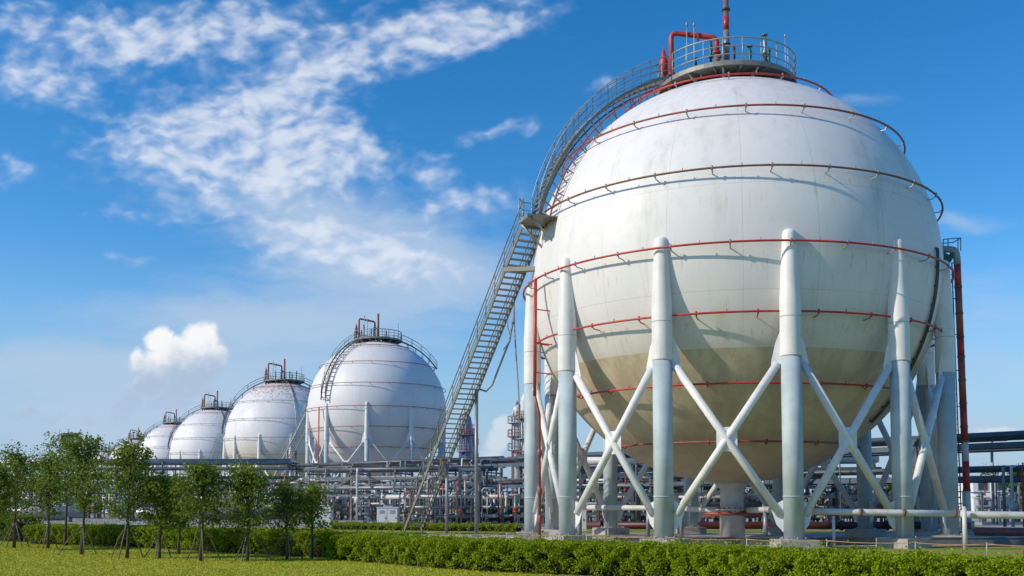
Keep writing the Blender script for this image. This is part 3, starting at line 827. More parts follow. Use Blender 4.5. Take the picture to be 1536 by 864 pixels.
# stakes: three leaning poles tied round a trunk
def stakes(label, b, h, spread, n, seed):
    rd = random.Random(seed)
    root = thing('stake_tripod', label, 'tree stake', b, 0, 'wooden tree stakes on the lawn')
    for i in range(n):
        a = PI*.25+2*PI*i/n+rd.uniform(-.35, .35); s = spread*rd.uniform(.55, 1.15)
        bow = rd.uniform(-.09, .09)
        MB().tube([(s*math.cos(a), s*math.sin(a), -.05), (s*.55*math.cos(a+bow), s*.55*math.sin(a+bow), h*.5+bow), (.05*math.cos(a), .05*math.sin(a), h*rd.uniform(.95, 1.12))], [.020, .020, .017], 7).build('stake', STAKE, root)
    MB().lathe([(.085, h*.93), (.09, h*.97), (.085, h*1.0)], 10).build('tie', STAKE, root)
for (i, h, s, n, lab) in ((0, 1.0, .75, 4, 'leaning stakes round the trunk of the far left tree'), (1, .95, .6, 3, 'leaning stakes round the slim tree left of the tallest one'),
                    (3, 1.05, .8, 4, 'tangle of leaning stakes round the tree right of the tallest one'), (4, 1.15, .7, 3, 'straight stakes round the dense dark tree'),
                    (5, .85, .7, 3, 'bent stakes round the thin crooked tree'), (7, 1.15, .75, 3, 'neat wide tripod of stakes round the middle tree'),
                    (8, 1.0, .8, 3, 'long slanting stakes round the light green bushy tree'), (9, .9, .7, 3, 'short stakes round the sparse low tree'),
                    (10, .8, .5, 3, 'small stakes round the rightmost tree')):
    stakes(lab, TB[i][0], h, s, n, 100+i)

# ------------------------------------------------------------------ grass blades on the lawn
n = 50000
u = rng.random(n); Yg = 24.5+25*u**1.5
xl = -Yg*.53; xr = np.minimum(Yg*.56, (27.4-Yg)/.95)
Xg = xl+(xr-xl)*rng.random(n)
Xg += rng.normal(size=n)*.05
hgt = .018+.03*rng.random(n)**2
wd = .012+.012*rng.random(n)
a = rng.random(n)*6.283; lean = rng.normal(size=(n, 2))*.03
B0 = np.column_stack([Xg, Yg, np.full(n, .003)]); dx = np.column_stack([np.cos(a)*wd, np.sin(a)*wd, np.zeros(n)])
tip = B0+np.column_stack([lean, hgt])
tag(quads('grass', np.stack([B0-dx, B0+dx, tip+dx*.25, tip-dx*.25], 1), GRASSM), 'short mown grass covering the front lawn', 'grass', kind='stuff')

# ------------------------------------------------------------------ low kerb wall, rope barrier, near pipelines
m = MB(); m.box((24, 44.3, .16), (39, .2, .32)); m.box((24, 44.3, .335), (39, .28, .03))
tag(m.build('bund_wall', paint('wall_dark', (.15, .15, .15, 1), .85, 0, .3, 1.5, (.09, .08, .07, 1), .5, bump=.3)), 'low grey concrete wall behind the front legs of the nearest tank', 'wall')
rb_ = thing('rope_barrier', 'thin orange rope on short posts strung behind the hedge', 'barrier', (0, 0, 0))
pts = [at(640, 799, 41), at(760, 800.5, 39.6), at(880, 803, 38.2), at(1000, 806, 37), at(1120, 809, 35.8), at(1240, 811, 34.6), at(1373, 814, 33.2), at(1480, 816, 32.2), at(1620, 819, 31)]
for p in pts: MB().tube([(p.x, p.y, 0), (p.x, p.y, p.z+.06)], .02, 8).build('post', GALV, rb_)
m = MB()
for i in range(len(pts)-1):
    a_, b_ = pts[i], pts[i+1]
    seg_ = [a_.lerp(b_, s/8)-Vector((0, 0, .05*4*(s/8)*(1-s/8))) for s in range(9)]
    m.tube(seg_, .016, 6)
m.build('rope', ROPE, rb_)
# white pipe in front of the right legs, on posts
wp = thing('pipeline', 'waist high white pipeline with rusty joints crossing in front of the right legs', 'pipeline', (0, 0, 0), 0, 'low pipelines round the nearest tank')
m = MB(); m.tube([at(1150, 764.5, 44), at(1180, 766, 41.4), at(1200, 767, 40.9), at(1330, 769, 40.6), at(1440, 770.5, 40.2)], .135, 14)
m.tube([at(1440, 770.5, 40.2), at(1452, 772, 40.1), at(1700, 775, 38.5)], .15, 14)
m.build('pipe', PIPEW, wp)
m = MB()
for (x, y, Y) in ((1442, 762, 40.0),): p = at(x, y, Y); m.tube([(p.x, p.y-.25, 0), (p.x, p.y-.25, p.z)], .09, 12); m.lathe([(.09, 0), (.06, .05), (.01, .07)], 12, (p.x, p.y-.25, p.z))
for (x, Y) in ((1250, 40.8), (1560, 39.6)): p = at(x, 770, Y); m.tube([(p.x, p.y, 0), (p.x, p.y, p.z-.1)], .06, 10)
m.split('support_post', PIPEW, wp)
m = MB()
for x in (1213, 1290, 1355, 1432): 
    p = at(x, 766.4+(x-1180)*.0155, 40.9-(x-1200)*.0029); m.tube([p-Vector((.05, 0, 0)), p+Vector((.05, 0, 0))], .165, 14)
m.split('flange', RUST, wp)
lpp = thing('pipeline', 'pale pipeline at knee level running left from the tank outlet', 'pipeline', (0, 0, 0), 0, 'low pipelines round the nearest tank')
m = MB(); m.tube([at(835, 761, 58), at(980, 762, 55), at(1050, 764, 52.5), at(1086, 766, 50.6)], .15, 12); m.tube([at(1120, 765.5, 50), at(1148, 764.5, 46), at(1160, 764.5, 44)], .14, 12)
m.split('pipe', PIPEW, lpp)
m = MB()
for (x, Y) in ((870, 57.3), (972, 55.2), (1022, 53.6), (1148, 46)): p = at(x, 763, Y); m.tube([(p.x, p.y, 0), (p.x, p.y, p.z-.1)], .11, 10)
m.split('support_post', PIPEG, lpp)
rpl = thing('pipeline', 'dark red pipeline low on the ground behind the tank legs', 'pipeline', (0, 0, 0), 0, 'low pipelines round the nearest tank')
m = MB(); m.tube([at(880, 788, 66), at(1060, 788, 65), at(1250, 788, 64), at(1390, 788, 63)], .24, 12); m.build('pipe', paint('maroon', (.085, .02, .022, 1), .45, 0, .25, 1), rpl)
m = MB()
for x in (900, 990, 1090, 1180, 1262, 1330): p = at(x, 788, 66-(x-880)*.00588); m.tube([p-Vector((.08, 0, 0)), p+Vector((.08, 0, 0))], .34, 14)
m.split('flange', MATS['maroon'], rpl)
m = MB()
for x in (930, 1040, 1150, 1300): p = at(x, 788, 66-(x-880)*.00588); m.box((p.x, p.y, .15), (.5, .7, .3))
m.split('saddle', CONC, rpl)

# ------------------------------------------------------------------ pipe racks
def pipe_rack(label, p0, p1, H, width, levels, bay, seed, big=True, cw=.34, fill=1.0, dark=False, steel=None):
    steel = steel or RACKM
    rd = random.Random(seed)
    p0, p1 = Vector((*p0, 0)), Vector((*p1, 0)); L_ = (p1-p0).length; d = (p1-p0).normalized(); w = Vector((-d.y, d.x, 0))
    root = thing('pipe_rack', label, 'pipe rack', p0, 0, 'steel pipe racks')
    n = int(L_/bay)
    for i in range(n+1):
        for sd in (-.5, .5):
            o = d*(i*L_/n)+w*width*sd
            MB().beam(o, o+Vector((0, 0, H)), cw, cw, d).build('column', steel, root)
        for z in levels:
            o = d*(i*L_/n)+Vector((0, 0, z-.2))
            MB().beam(o-w*(width*.5+.3), o+w*(width*.5+.3), cw*.65, cw*.85).build('cross_beam', steel, root)
    for z in levels:
        for sd in (-.5, .5):
            o = w*width*sd+Vector((0, 0, z-.55))
            MB().beam(o-d*.6, o+d*(L_+.6), cw*.55, cw*1.0).build('long_beam', steel, root)
    for li, z in enumerate(levels):
        x = -.5*width+.35
        while x < width*.5:
            r = rd.choice([.07, .09, .12, .15, .2, .12])
            if li == len(levels)-1 and rd.random() < .25 and big: r = .32
            o = w*x+Vector((0, 0, z-.05+r))
            s0 = 0 if rd.random() < .7 else rd.uniform(0, L_*.4); s1 = L_ if rd.random() < .7 else rd.uniform(L_*.6, L_)
            MB().tube([o+d*(s0-.5), o+d*(s1+.5)], r, 10).build('pipe', rd.choice([RACKM, PIPED, RACKM, PIPEG] if dark else [PIPEG, PIPEG, PIPED, PIPEG, PIPEW, RACKM, GALV, PIPED]), root)
            x += (r+.28+rd.random()*.25)/fill
    # drops and loops
    for j in range(int(L_/1.5)):
        s = rd.uniform(0, L_); x = rd.choice([-.5, .5])*(width+.5+rd.random()*1.2); z = rd.choice(levels)-.1; r = rd.choice([.05, .07, .1])
        o = d*s+w*x; k = w*(-1 if x > 0 else 1)*rd.uniform(.8, 2)
        m = MB(); m.tube([o+k+Vector((0, 0, z+.25)), o+Vector((0, 0, z+.25)), o+Vector((0, 0, z)), o+Vector((0, 0, .4))], r, 8)
        if rd.random() < .5: m.lathe([(r*1.2, -.3), (r*2.3, -.15), (r*2.3, .15), (r*1.2, .3)], 10, o+Vector((0, 0, rd.uniform(1, z-.5))))
        m.build('drop_pipe', rd.choice([PIPEG, PIPED, PIPEW, REDD, PIPEG, PIPEG]), root)
    return root
pipe_rack('dark blue grey steel pipe rack running away behind the nearest tank', (40, 54.5), (-1, 99), 6.0, 5.0, (3.9, 5.95), 7.6, 3, dark=True)  # dark pipe palette here carries the shade over this rack
pipe_rack('long pipe rack with grey pipes in front of the clean white tank', (-2.5, 100.5), (-25, 119), 6.1, 4.5, (4.3, 6.0), 5.5, 4, cw=.2, fill=.7, steel=GALVD)
pipe_rack('long low pipe rack passing behind the young trees at the left', (-25.5, 116), (-75, 118), 6.2, 4.0, (4.6, 6.3), 9, 5, cw=.24, fill=.8)
pipe_rack('short inner pipe rack seen under the belly of the nearest tank', (30, 84), (4, 88), 5.4, 4.0, (2.2, 3.7, 5.2), 5.2, 6, cw=.24, fill=.8)
pipe_rack('dark low pipe rack close behind the rear legs of the nearest tank', (19.5, 69.5), (1.5, 73), 4.6, 2.6, (1.6, 3.0, 4.4), 3.2, 12, cw=.2, fill=.75, dark=True)
pipe_rack('lower pipe rack in front, beside the foot of the long steep stair', (-1.5, 83), (-17, 88), 4.6, 3.5, (3.0, 4.5), 3.6, 8, cw=.15, fill=.55, steel=GALVD)

# ------------------------------------------------------------------ manifolds, skids and other plant
def manifold(seed, label, loc, w=5.0, h=3.6, cat='pipe manifold'):
    rd = random.Random(seed)
    root = thing('pipe_manifold', label, cat, loc, 0, 'valve manifolds in the plant')
    MB().box((0, 0, .12), (w+.6, 2.4, .24)).build('plinth', CONCD, root)
    for z in (.8, 1.5, 2.3):
        MB().tube([(-w/2, rd.uniform(-.8, .8), z), (w/2, rd.uniform(-.8, .8), z)], rd.choice([.09, .13, .18]), 10).build('header_pipe', rd.choice([PIPEG, PIPEW, PIPEG, PIPEG, REDD]), root)
    for i in range(14):
        x = -w/2+w*(i+rd.random()*.7)/14; y = rd.uniform(-1, 1); z = rd.uniform(1.4, h); r = rd.choice([.05, .06, .08, .1])
        m = MB(); pts = [(x, y, .1), (x, y, z)]
        if rd.random() < .6: pts += [(x+.12, y, z+.15), (x+rd.uniform(.4, 1.3), y, z+.15)]
        m.tube(pts, r, 8); p = m.build('branch_pipe', rd.choice([PIPEG, PIPEW, PIPED, PIPEG, REDD, GALV]), root)
        v = MB(); zv = rd.uniform(.7, 1.3)
        v.lathe([(r*1.1, -.2), (r*2.2, -.16), (r*2.2, -.1), (r*1.4, -.05), (r*1.8, .05), (r*2.2, .1), (r*2.2, .16), (r*1.1, .2)], 10, (x, y, zv))
        v.tube([(x, y, zv), (x, y-.32, zv)], .03, 6)
        v.tube([(x+.15*math.cos(g_), y-.32, zv+.15*math.sin(g_)) for g_ in [2*PI*q/10 for q in range(10)]], .018, 5, closed=True)
        v.build('valve', rd.choice([RED, PIPEG, GREENV, DARKM, REDD]), p)
    m = MB()
    for x in (-w/2, -w/6, w/6, w/2):
        for y in (-.9, .9): m.beam((x, y, .2), (x, y, h*.75), .1, .1)
        m.beam((x, -.95, h*.75), (x, .95, h*.75), .1, .1)
    m.split('support_frame', RACKM, root)
    return root
mprotos = [manifold(60+i, '', (0, 0, 0)) for i in range(3)]
mspots = [(505, 100, 'valve manifold behind the rightmost young tree'), (545, 92, 'pipe manifold just left of the white cabinet group'), (598, 95, 'pipe manifold under the right side of the clean tank'),
          (652, 88, 'pipe manifold behind the lower flight of the long steep stair'), (700, 84, 'valve manifold behind the stair support posts'), (748, 86, 'valve manifold between the stair post and the leftmost tank leg'),
          (884, 80, 'valve manifold seen between the second and third tank legs'), (948, 76, 'valve manifold seen just left of the third tank leg'), (1060, 79, 'valve manifold left of the outlet column'),
          (1145, 82, 'valve manifold right of the outlet column'), (1238, 74, 'valve manifold right of the fourth tank leg'), (1292, 77, 'valve manifold left of the fifth tank leg'), (1390, 79, 'valve manifold behind the right hand leg pair'),
          (1500, 84, 'valve manifold beyond the rack at the right edge'), (470, 93, 'valve manifold behind the left white cabinet'), (620, 80, 'valve manifold at the foot of the long steep stair'),
          (668, 76, 'nearer valve manifold left of the stair support posts'), (728, 79, 'nearer valve manifold between the stair posts'), (770, 78, 'nearer valve manifold left of the leftmost tank leg'),
          (430, 97, 'valve manifold behind the sparse low tree'), (390, 99, 'valve manifold right of the dark horizontal vessel'), (318, 101, 'valve manifold behind the tripod staked tree'), (225, 103, 'valve manifold behind the thin crooked tree'),
          (160, 101, 'valve manifold left of the dense dark tree'), (110, 104, 'valve manifold behind the tallest tree'), (45, 103, 'valve manifold behind the far left staked tree'), (1345, 73, 'dark valve manifold behind the fifth tank leg'), (1100, 75, 'valve manifold straight behind the outlet column'), (1195, 76, 'valve manifold straight behind the fourth tank leg')]
for i, (x, Y, lab) in enumerate(mspots):
    p = at(x, 780, Y); p.z = 0
    if i < 3:
        o = mprotos[i]; o.location = p; o.rotation_euler = (0, 0, random.uniform(-.3, .3)); o['label'] = lab
    else: copy_tree(mprotos[i % 3], p, random.uniform(-.4, .4)+(PI if i % 2 else 0), lab)

def cabinet(label, x, Y, w, h, dp=.9, vents=2):
    p = at(x, 780, Y); p.z = 0
    root = thing('equipment_cabinet', label, 'cabinet', p, 0, 'white equipment cabinets')
    m = MB(); m.box((0, 0, h/2+.1), (w, dp, h)); m.box((0, 0, h+.13), (w+.12, dp+.12, .06)); m.build('body', WHITEP, root)
    MB().box((0, 0, .05), (w+.1, dp+.1, .1)).build('plinth', CONCD, root)
    for i in range(vents):
        xx = -w/2+w*(i+.5)/vents
        d_ = MB().box((xx, -dp/2-.012, h/2+.12), (w/vents-.08, .024, h-.15)).build('door', WHITEP, root)
        m = MB(); m.box((xx+w/vents*.32, -dp/2-.04, h*.5), (.03, .03, .16)); m.build('handle', DARKM, d_)
        m = MB()
        for q in range(6): m.box((xx, -dp/2-.03, h*.75+q*.05), (w/vents*.5, .012, .02))
        m.build('vent', GALV, d_)
cabinet('white double door cabinet in the yard left of the long stair foot', 483, 74, 1.5, 1.5)
cabinet('white box cabinet beside the second tank leg', 866, 63, 1.1, 1.6, 1.0, 1)
cabinet('white wide cabinet in the yard under the clean tank', 582, 78, 1.6, 1.35)

def tower(label, x, Y, ytop, r, mat, rings=4, pipes=3, seed=0, head='dome'):
    rd = random.Random(seed); p = at(x, 740, Y); p.z = 0; H = at(x, ytop, Y).z
    root = thing('process_column', label, 'process column', p, 0, 'process columns far behind')
    m = MB(); m.lathe([(r, 0), (r, H*.55), (r*.86, H*.58), (r*.86, H*.92), (r*.7, H*.97), (r*.3, H), (.05, H+.05)], 20); m.build('shell', mat, root)
    for i in range(rings):
        z = H*(.45+.5*i/rings); m = MB(); m.lathe([(r*.9, z), (r*1.7, z), (r*1.7, z+.12), (r*.9, z+.12)], 18, cap=False)
        railing(m, [(r*1.65*math.cos(g_), r*1.65*math.sin(g_), z+.1) for g_ in [2*PI*q/14 for q in range(14)]], 1.1, (1.0, .5), .05, 1, 5, True)
        m.build('platform', REDD if i % 2 == 0 else GALV, root)
    for i in range(pipes):
        a_ = rd.uniform(PI, 2*PI); q = (r*1.25*math.cos(a_), r*1.25*math.sin(a_))
        m = MB(); m.tube([(q[0], q[1], 0), (q[0], q[1], H*rd.uniform(.7, 1.02)), (0, 0, H*1.03)], .13, 8); m.build('side_pipe', rd.choice([RED, REDD, PIPEG, BLUEV]), root)
tower('slim blue grey process column with red pipes behind the long stair', 700, 185, 622, 1.1, BLUEV, 3, 4, 1)
tower('thinner blue process column with red platforms beside the stair post', 707, 190, 640, .8, BLUEV, 3, 3, 2)
tower('pale process column left of the leftmost tank leg', 776, 165, 607, .95, PIPEW, 4, 3, 3)
tower('pale process column partly behind the leftmost tank leg', 788, 160, 590, .9, PIPEW, 3, 2, 4)
tower('silvery process column seen between the two left tank legs', 829, 120, 594, .85, PIPEG, 3, 3, 5)
def lattice(label, x, Y, ytop, w, levels):
    p = at(x, 740, Y); p.z = 0; H = at(x, ytop, Y).z
    root = thing('lattice_structure', label, 'steel structure', p, 0, 'lattice steel structures')
    for sx in (-.5, .5):
        for sy in (-.5, .5): MB().beam((sx*w, sy*w, 0), (sx*w, sy*w, H), .2, .2).build('column', RACKM, root)
    for i in range(levels):
        z0, z1 = H*i/levels, H*(i+1)/levels
        m = MB()
        for (a_, b_) in (((-.5, -.5), (.5, -.5)), ((.5, -.5), (.5, .5)), ((.5, .5), (-.5, .5)), ((-.5, .5), (-.5, -.5))):
            m.beam((a_[0]*w, a_[1]*w, z1), (b_[0]*w, b_[1]*w, z1), .16, .2)
            m.beam((a_[0]*w, a_[1]*w, z0), (b_[0]*w, b_[1]*w, z1), .1, .1); m.beam((b_[0]*w, b_[1]*w, z0), (a_[0]*w, a_[1]*w, z1), .1, .1)
        m.build('cross_bracing', PIPEG if w < 3 else DARKM, root)
        if w > 3: MB().box((0, 0, z1+.05), (w*.96, w*.96, .08)).build('floor', DARKM, root)
lattice('square lattice frame behind the tall stair post', 705, 80, 704, 1.6, 4)
lattice('dark floored steel structure between the two left tank legs', 828, 150, 641, 5.2, 8)
lattice('slender lattice frame under the left of the nearest tank', 925, 95, 700, 1.8, 4)

# grey drums on the ground behind the trees
def drum(label, x, Y, L_, r, mat):
    p = at(x, 780, Y); p.z = 0
    root = thing('horizontal_vessel', label, 'vessel', p, 0, 'horizontal vessels in the yard')
    m = MB(); z = r+.35; prof = [(-L_/2-r*.45, .05), (-L_/2-r*.4, r*.4), (-L_/2-r*.2, r*.8), (-L_/2, r), (L_/2, r), (L_/2+r*.2, r*.8), (L_/2+r*.4, r*.4), (L_/2+r*.45, .05)]
    m.tube([(a_, 0, z) for a_, _ in prof], [q for _, q in prof], 18); m.build('shell', mat, root)
    for s in (-.3, .3): MB().box((L_*s, 0, .3), (.3, r*1.5, .6)).build('saddle', CONC, root)
    m = MB(); m.tube([(0, 0, z+r*.9), (0, 0, z+r+.4)], .12, 8); m.lathe([(.2, z+r+.36), (.2, z+r+.44)], 10); m.build('nozzle', REDD, root)
drum('long grey horizontal vessel behind the tripod staked tree', 265, 84, 6.5, .55, PIPEG)
drum('dark horizontal vessel behind the light green bushy tree', 352, 86, 5.5, .5, PIPED)
drum('grey horizontal vessel behind the far left trees', 70, 95, 7, .6, PIPEG)
drum('dark horizontal vessel behind the stair support posts', 690, 77, 2.4, .36, PIPED)
drum('small maroon horizontal vessel near the leftmost tank leg', 752, 78, 1.8, .3, MATS['maroon'])
drum('dark vessel behind the sparse tree right of centre lawn', 420, 88, 4.0, .5, PIPED)

# floodlight mast over the trees
p = at(108, 660, 150); fm = thing('floodlight_mast', 'dark cluster of floodlights on a mast above the left trees', 'floodlight mast', (p.x, p.y, 0))
MB().tube([(0, 0, 0), (0, 0, p.z+1.2)], [.22, .1], 10).build('mast', PIPEG, fm)
hd = MB(); hd.box((0, 0, p.z+.1), (2.6, 1.6, .12)); railing(hd, [(-1.3, -.8, p.z+.15), (0, -.8, p.z+.15), (1.3, -.8, p.z+.15), (1.3, .8, p.z+.15), (-1.3, .8, p.z+.15)], .8, (1.0, .5), .05, 1, 5, True); hd.build('head_frame', RUST, fm)
for x in (-.95, -.3, .35, 1.0):
    m = MB(); m.beam((x, -.95, p.z+.45), (x, -.6, p.z+.6), .52, .5); m.build('lamp_head', DARKM, fm)
MB().tube([(0, 0, p.z), (-1.9, 0, p.z+.8), (-1.9, 0, p.z+1.6)], .06, 6).build('side_arm', GALV, fm)

# ------------------------------------------------------------------ far buildings and trees
def house(label, x, Y, w, h, storeys, dp=7):
    p = at(x, 750, Y); p.z = 0
    root = thing('office_building', label, 'building', p, 0, 'white buildings far behind')
    MB().box((0, dp/2, h/2), (w, dp, h)).build('wall', WHITEP, root)
    m = MB(); m.box((0, dp/2, h+.12), (w+.8, dp+.8, .24)); m.build('roof', ROOFM, root)
    if storeys > 1: MB().box((0, -.6, h*.5), (w+.4, 1.2, .2)).build('canopy', WHITEP, root)
    n = max(2, int(w/2.4))
    for s in range(storeys):
        for i in range(n):
            xx = -w/2+w*(i+.5)/n; zz = h*(s+.5)/storeys+.1
            f = MB().box((xx, -.03, zz), (1.5, .06, 1.4)).build('window', GALV, root)
            MB().box((xx, -.075, zz), (1.3, .03, 1.2)).build('pane', GLASSD, f)
house('white two storey building with grey roof seen through the rack at right', 1503, 150, 8.5, 5.6, 2)
house('low white shed behind the right hand tank legs', 1395, 160, 9, 3.0, 1)
house('low white building under the belly of the nearest tank', 965, 190, 14, 3.6, 1)
house('low white hall behind the far left trees', 60, 175, 26, 4.5, 1)

def far_tree(label, x, Y, H, W, seed):
    r = np.random.default_rng(seed); rd = random.Random(seed)
    p = at(x, 750, Y); p.z = 0
    root = thing('broadleaf_tree', label, 'tree', p, 0, 'trees far behind the plant')
    m = MB(); m.tube([(0, 0, -.1), (rd.uniform(-.2, .2), 0, H*.45), (rd.uniform(-.3, .3), 0, H*.85)], [.22, .16, .04], 7)
    cs = []
    for i in range(46):
        a_ = rd.random()*6.283; f = rd.uniform(.25, 1); rad = W/2*math.sqrt(max(0, 1-((f-.55)/.5)**2))*rd.uniform(.4, 1.05)
        c = Vector((rad*math.cos(a_), rad*math.sin(a_), H*f*.95)); m.tube([(0, 0, H*f*.55), c], [.06, .02], 4)
        cs.append(np.array(c)+r.normal(size=(34, 3))*np.array([.55, .55, .38])*W/7)
    m.build('trunk', BARK, root); cs = np.concatenate(cs); cs = cs[cs[:, 2] > H*.12]
    quads('crown', leaf_quads(cs, .42, upw=.8, aspect=.7, r=r), LEAF_F, root)
for i, (x, Y, H, W, lab) in enumerate([
    (1492, 175, 8.0, 8, 'round tree above the white two storey building'), (1535, 120, 6.5, 4, 'slim tree beside the last rack column at right'), (1462, 190, 5.5, 7, 'tree just right of the riser pipe'),
    (1330, 140, 5, 6, 'tree behind the fifth tank leg'), (1270, 125, 4.6, 5, 'tree behind the lattice of pipes right of the fourth leg'), (1150, 130, 5.2, 6, 'tree right of the outlet column'),
    (1068, 128, 5.0, 5.5, 'tree left of the outlet column'), (1020, 135, 4.6, 5, 'tree right of the third tank leg'), (960, 125, 5.2, 6, 'tree left of the third tank leg'), (925, 140, 4.4, 5, 'tree between the second and third tank legs, farther left')]):
    far_tree(lab, x, Y, H, W, 300+i)
# distant wooded band
n = 26000; xx = rng.uniform(-420, 420, n); prof = 3.2+1.8*np.sin(xx*.05)+1.3*np.sin(xx*.17+1)+.9*np.sin(xx*.43+2)
zz = np.abs(prof)*rng.random(n)**.7*1.2+.3
cs = np.column_stack([xx, 470+rng.normal(size=n)*12, zz])
tag(quads('far_wood', leaf_quads(cs, 1.5, upw=.8, aspect=.8), LEAF_F), 'distant low band of trees along the horizon', 'wood', kind='stuff')

# ------------------------------------------------------------------ sky
EL = R_(32); SUN_AZ = R_(-108)        # azimuth measured from +Y towards +X
sdir = Vector((math.sin(SUN_AZ)*math.cos(EL), math.cos(SUN_AZ)*math.cos(EL), math.sin(EL)))
w = bpy.data.worlds.new('World'); sc.world = w; w.use_nodes = True
nt = NT(w.node_tree)
for n_ in list(nt.n): nt.n.remove(n_)
out = nt.new('ShaderNodeOutputWorld')
sky = nt.new('ShaderNodeTexSky', sky_type='NISHITA'); sky.sun_disc = False
sky.sun_elevation = EL; sky.sun_rotation = SUN_AZ
sky.altitude = 0; sky.air_density = 1.0; sky.dust_density = .35; sky.ozone_density = 4.0
hs = nt.new('ShaderNodeHueSaturation'); hs.inputs['Saturation'].default_value = 1.335; hs.inputs['Value'].default_value = 1.0
nt.l.new(sky.outputs[0], hs.inputs['Color'])
bg = nt.new('ShaderNodeBackground'); bg.inputs['Strength'].default_value = .138
nt.l.new(hs.outputs[0], bg.inputs['Color'])
tc = nt.new('ShaderNodeTexCoord').outputs['Generated']
sx = nt.new('ShaderNodeSeparateXYZ'); nt.l.new(tc, sx.inputs[0])
dyc = nt.m('MAXIMUM', sx.outputs[1], .06)
qx = nt.m('ADD', nt.m('MULTIPLY', nt.m('DIVIDE', sx.outputs[0], dyc), 15.0), 7.68)
qy = nt.m('SUBTRACT', 7.53, nt.m('MULTIPLY', nt.m('DIVIDE', sx.outputs[2], dyc), 15.0))
cb = nt.new('ShaderNodeCombineXYZ'); nt.l.new(qx, cb.inputs[0]); nt.l.new(qy, cb.inputs[1]); Q = cb.outputs[0]
def blob(cx, cy, rx, ry, rot=0.0, k=1.0, vec=None):
    v = nt.mapping(vec or Q, (cx/100, cy/100, 0), (0, 0, R_(rot)), (rx/100, ry/100, 1), 'TEXTURE')
    d = nt.new('ShaderNodeVectorMath', operation='DOT_PRODUCT'); nt.l.new(v, d.inputs[0]); nt.l.new(v, d.inputs[1])
    e = nt.m('EXPONENT', nt.m('MULTIPLY', d.outputs['Value'], -1.0))
    return nt.m('MULTIPLY', e, k)
def total(lst):
    s = lst[0]
    for x in lst[1:]: s = nt.m('ADD', s, x)
    return s
# warped coordinates for ragged edges
wn = nt.noise(Q, .9, 4, .55, 0, 1)
sub_ = nt.new('ShaderNodeVectorMath', operation='SUBTRACT'); nt.l.new(wn, sub_.inputs[0]); sub_.inputs[1].default_value = (.5, .5, .5)
scl = nt.new('ShaderNodeVectorMath', operation='SCALE'); nt.l.new(sub_.outputs[0], scl.inputs[0]); scl.inputs['Scale'].default_value = .45
ad = nt.new('ShaderNodeVectorMath', operation='ADD'); nt.l.new(Q, ad.inputs[0]); nt.l.new(scl.outputs[0], ad.inputs[1]); QW = ad.outputs[0]
rip = nt.noise(nt.mapping(QW, rot=(0, 0, R_(25)), scale=(2.7, 4.3, 1)), 1.0, 2.2, .45)
bil = nt.noise(nt.mapping(QW, rot=(0, 0, R_(20)), scale=(.55, 1.0, 1)), 1.0, 4, .5)
fib = nt.noise(nt.mapping(QW, rot=(0, 0, R_(-8)), scale=(.6, 3.2, 1)), 1.0, 7, .65)
alto = total([blob(*a_, vec=QW) for a_ in (
    (300, 30, 220, 52, -6, 1.0), (130, 25, 90, 45, 10, .55), (620, 40, 200, 44, -18, 1.1), (430, 118, 70, 26, -20, .45), (260, 205, 150, 58, -4, 1.0), (390, 185, 130, 70, 8, 1.15),
    (510, 225, 110, 46, 14, .8), (370, 260, 150, 34, 12, .5), (480, 355, 190, 50, 12, .78), (600, 395, 180, 44, 6, .55), (35, 110, 95, 36, 8, .9), (10, 245, 30, 24, 0, .85),
    (10, 20, 50, 40, 0, .7), (180, 318, 70, 14, -3, .55), (190, 386, 46, 10, 6, .5), (655, 255, 34, 24, 0, .7), (670, 300, 80, 30, -10, .62), (720, 195, 60, 13, -22, .6), (788, 182, 22, 14, -20, .5),
    (745, 300, 60, 28, -12, .5), (740, 35, 90, 20, -24, .5), (900, 120, 55, 20, -38, .45), (300, 300, 60, 24, 10, .4))])
dens = nt.m('ADD', nt.m('MULTIPLY', nt.m('MINIMUM', alto, .95), .95), nt.m('ADD', nt.m('MULTIPLY', nt.m('SUBTRACT', rip, .5), 1.5), nt.m('MULTIPLY', nt.m('SUBTRACT', bil, .5), .55)))
alto_a = nt.m('MULTIPLY', nt.ramp(dens, .12, 1.3), .88)
alto_a = nt.m('MULTIPLY', alto_a, nt.ramp(alto, .06, .35))
# thin veils near the horizon
veil = total([blob(*a_, vec=QW) for a_ in (
    (430, 490, 220, 50, 4, .7), (600, 410, 200, 56, 4, .85), (250, 598, 110, 34, 0, .7), (420, 300, 220, 70, 10, .3), (520, 330, 200, 50, 10, .45), (230, 640, 170, 34, 0, .55), (60, 545, 190, 36, 2, .7), (230, 470, 160, 30, 0, .3), (250, 600, 130, 40, 0, .5), (330, 560, 220, 40, 0, .45), (60, 610, 200, 40, 0, .4), (1470, 460, 110, 60, 0, .38), (1450, 325, 70, 16, 4, .5),
    (1500, 560, 130, 40, 0, .35), (1290, 135, 70, 16, 0, .22), (1470, 640, 120, 20, 0, .6), (720, 620, 200, 60, 0, .25), (100, 680, 260, 40, 0, .3))])
veil_a = nt.m('MULTIPLY', nt.ramp(nt.m('ADD', veil, nt.m('MULTIPLY', nt.m('SUBTRACT', fib, .5), .7)), .05, .85), .8)
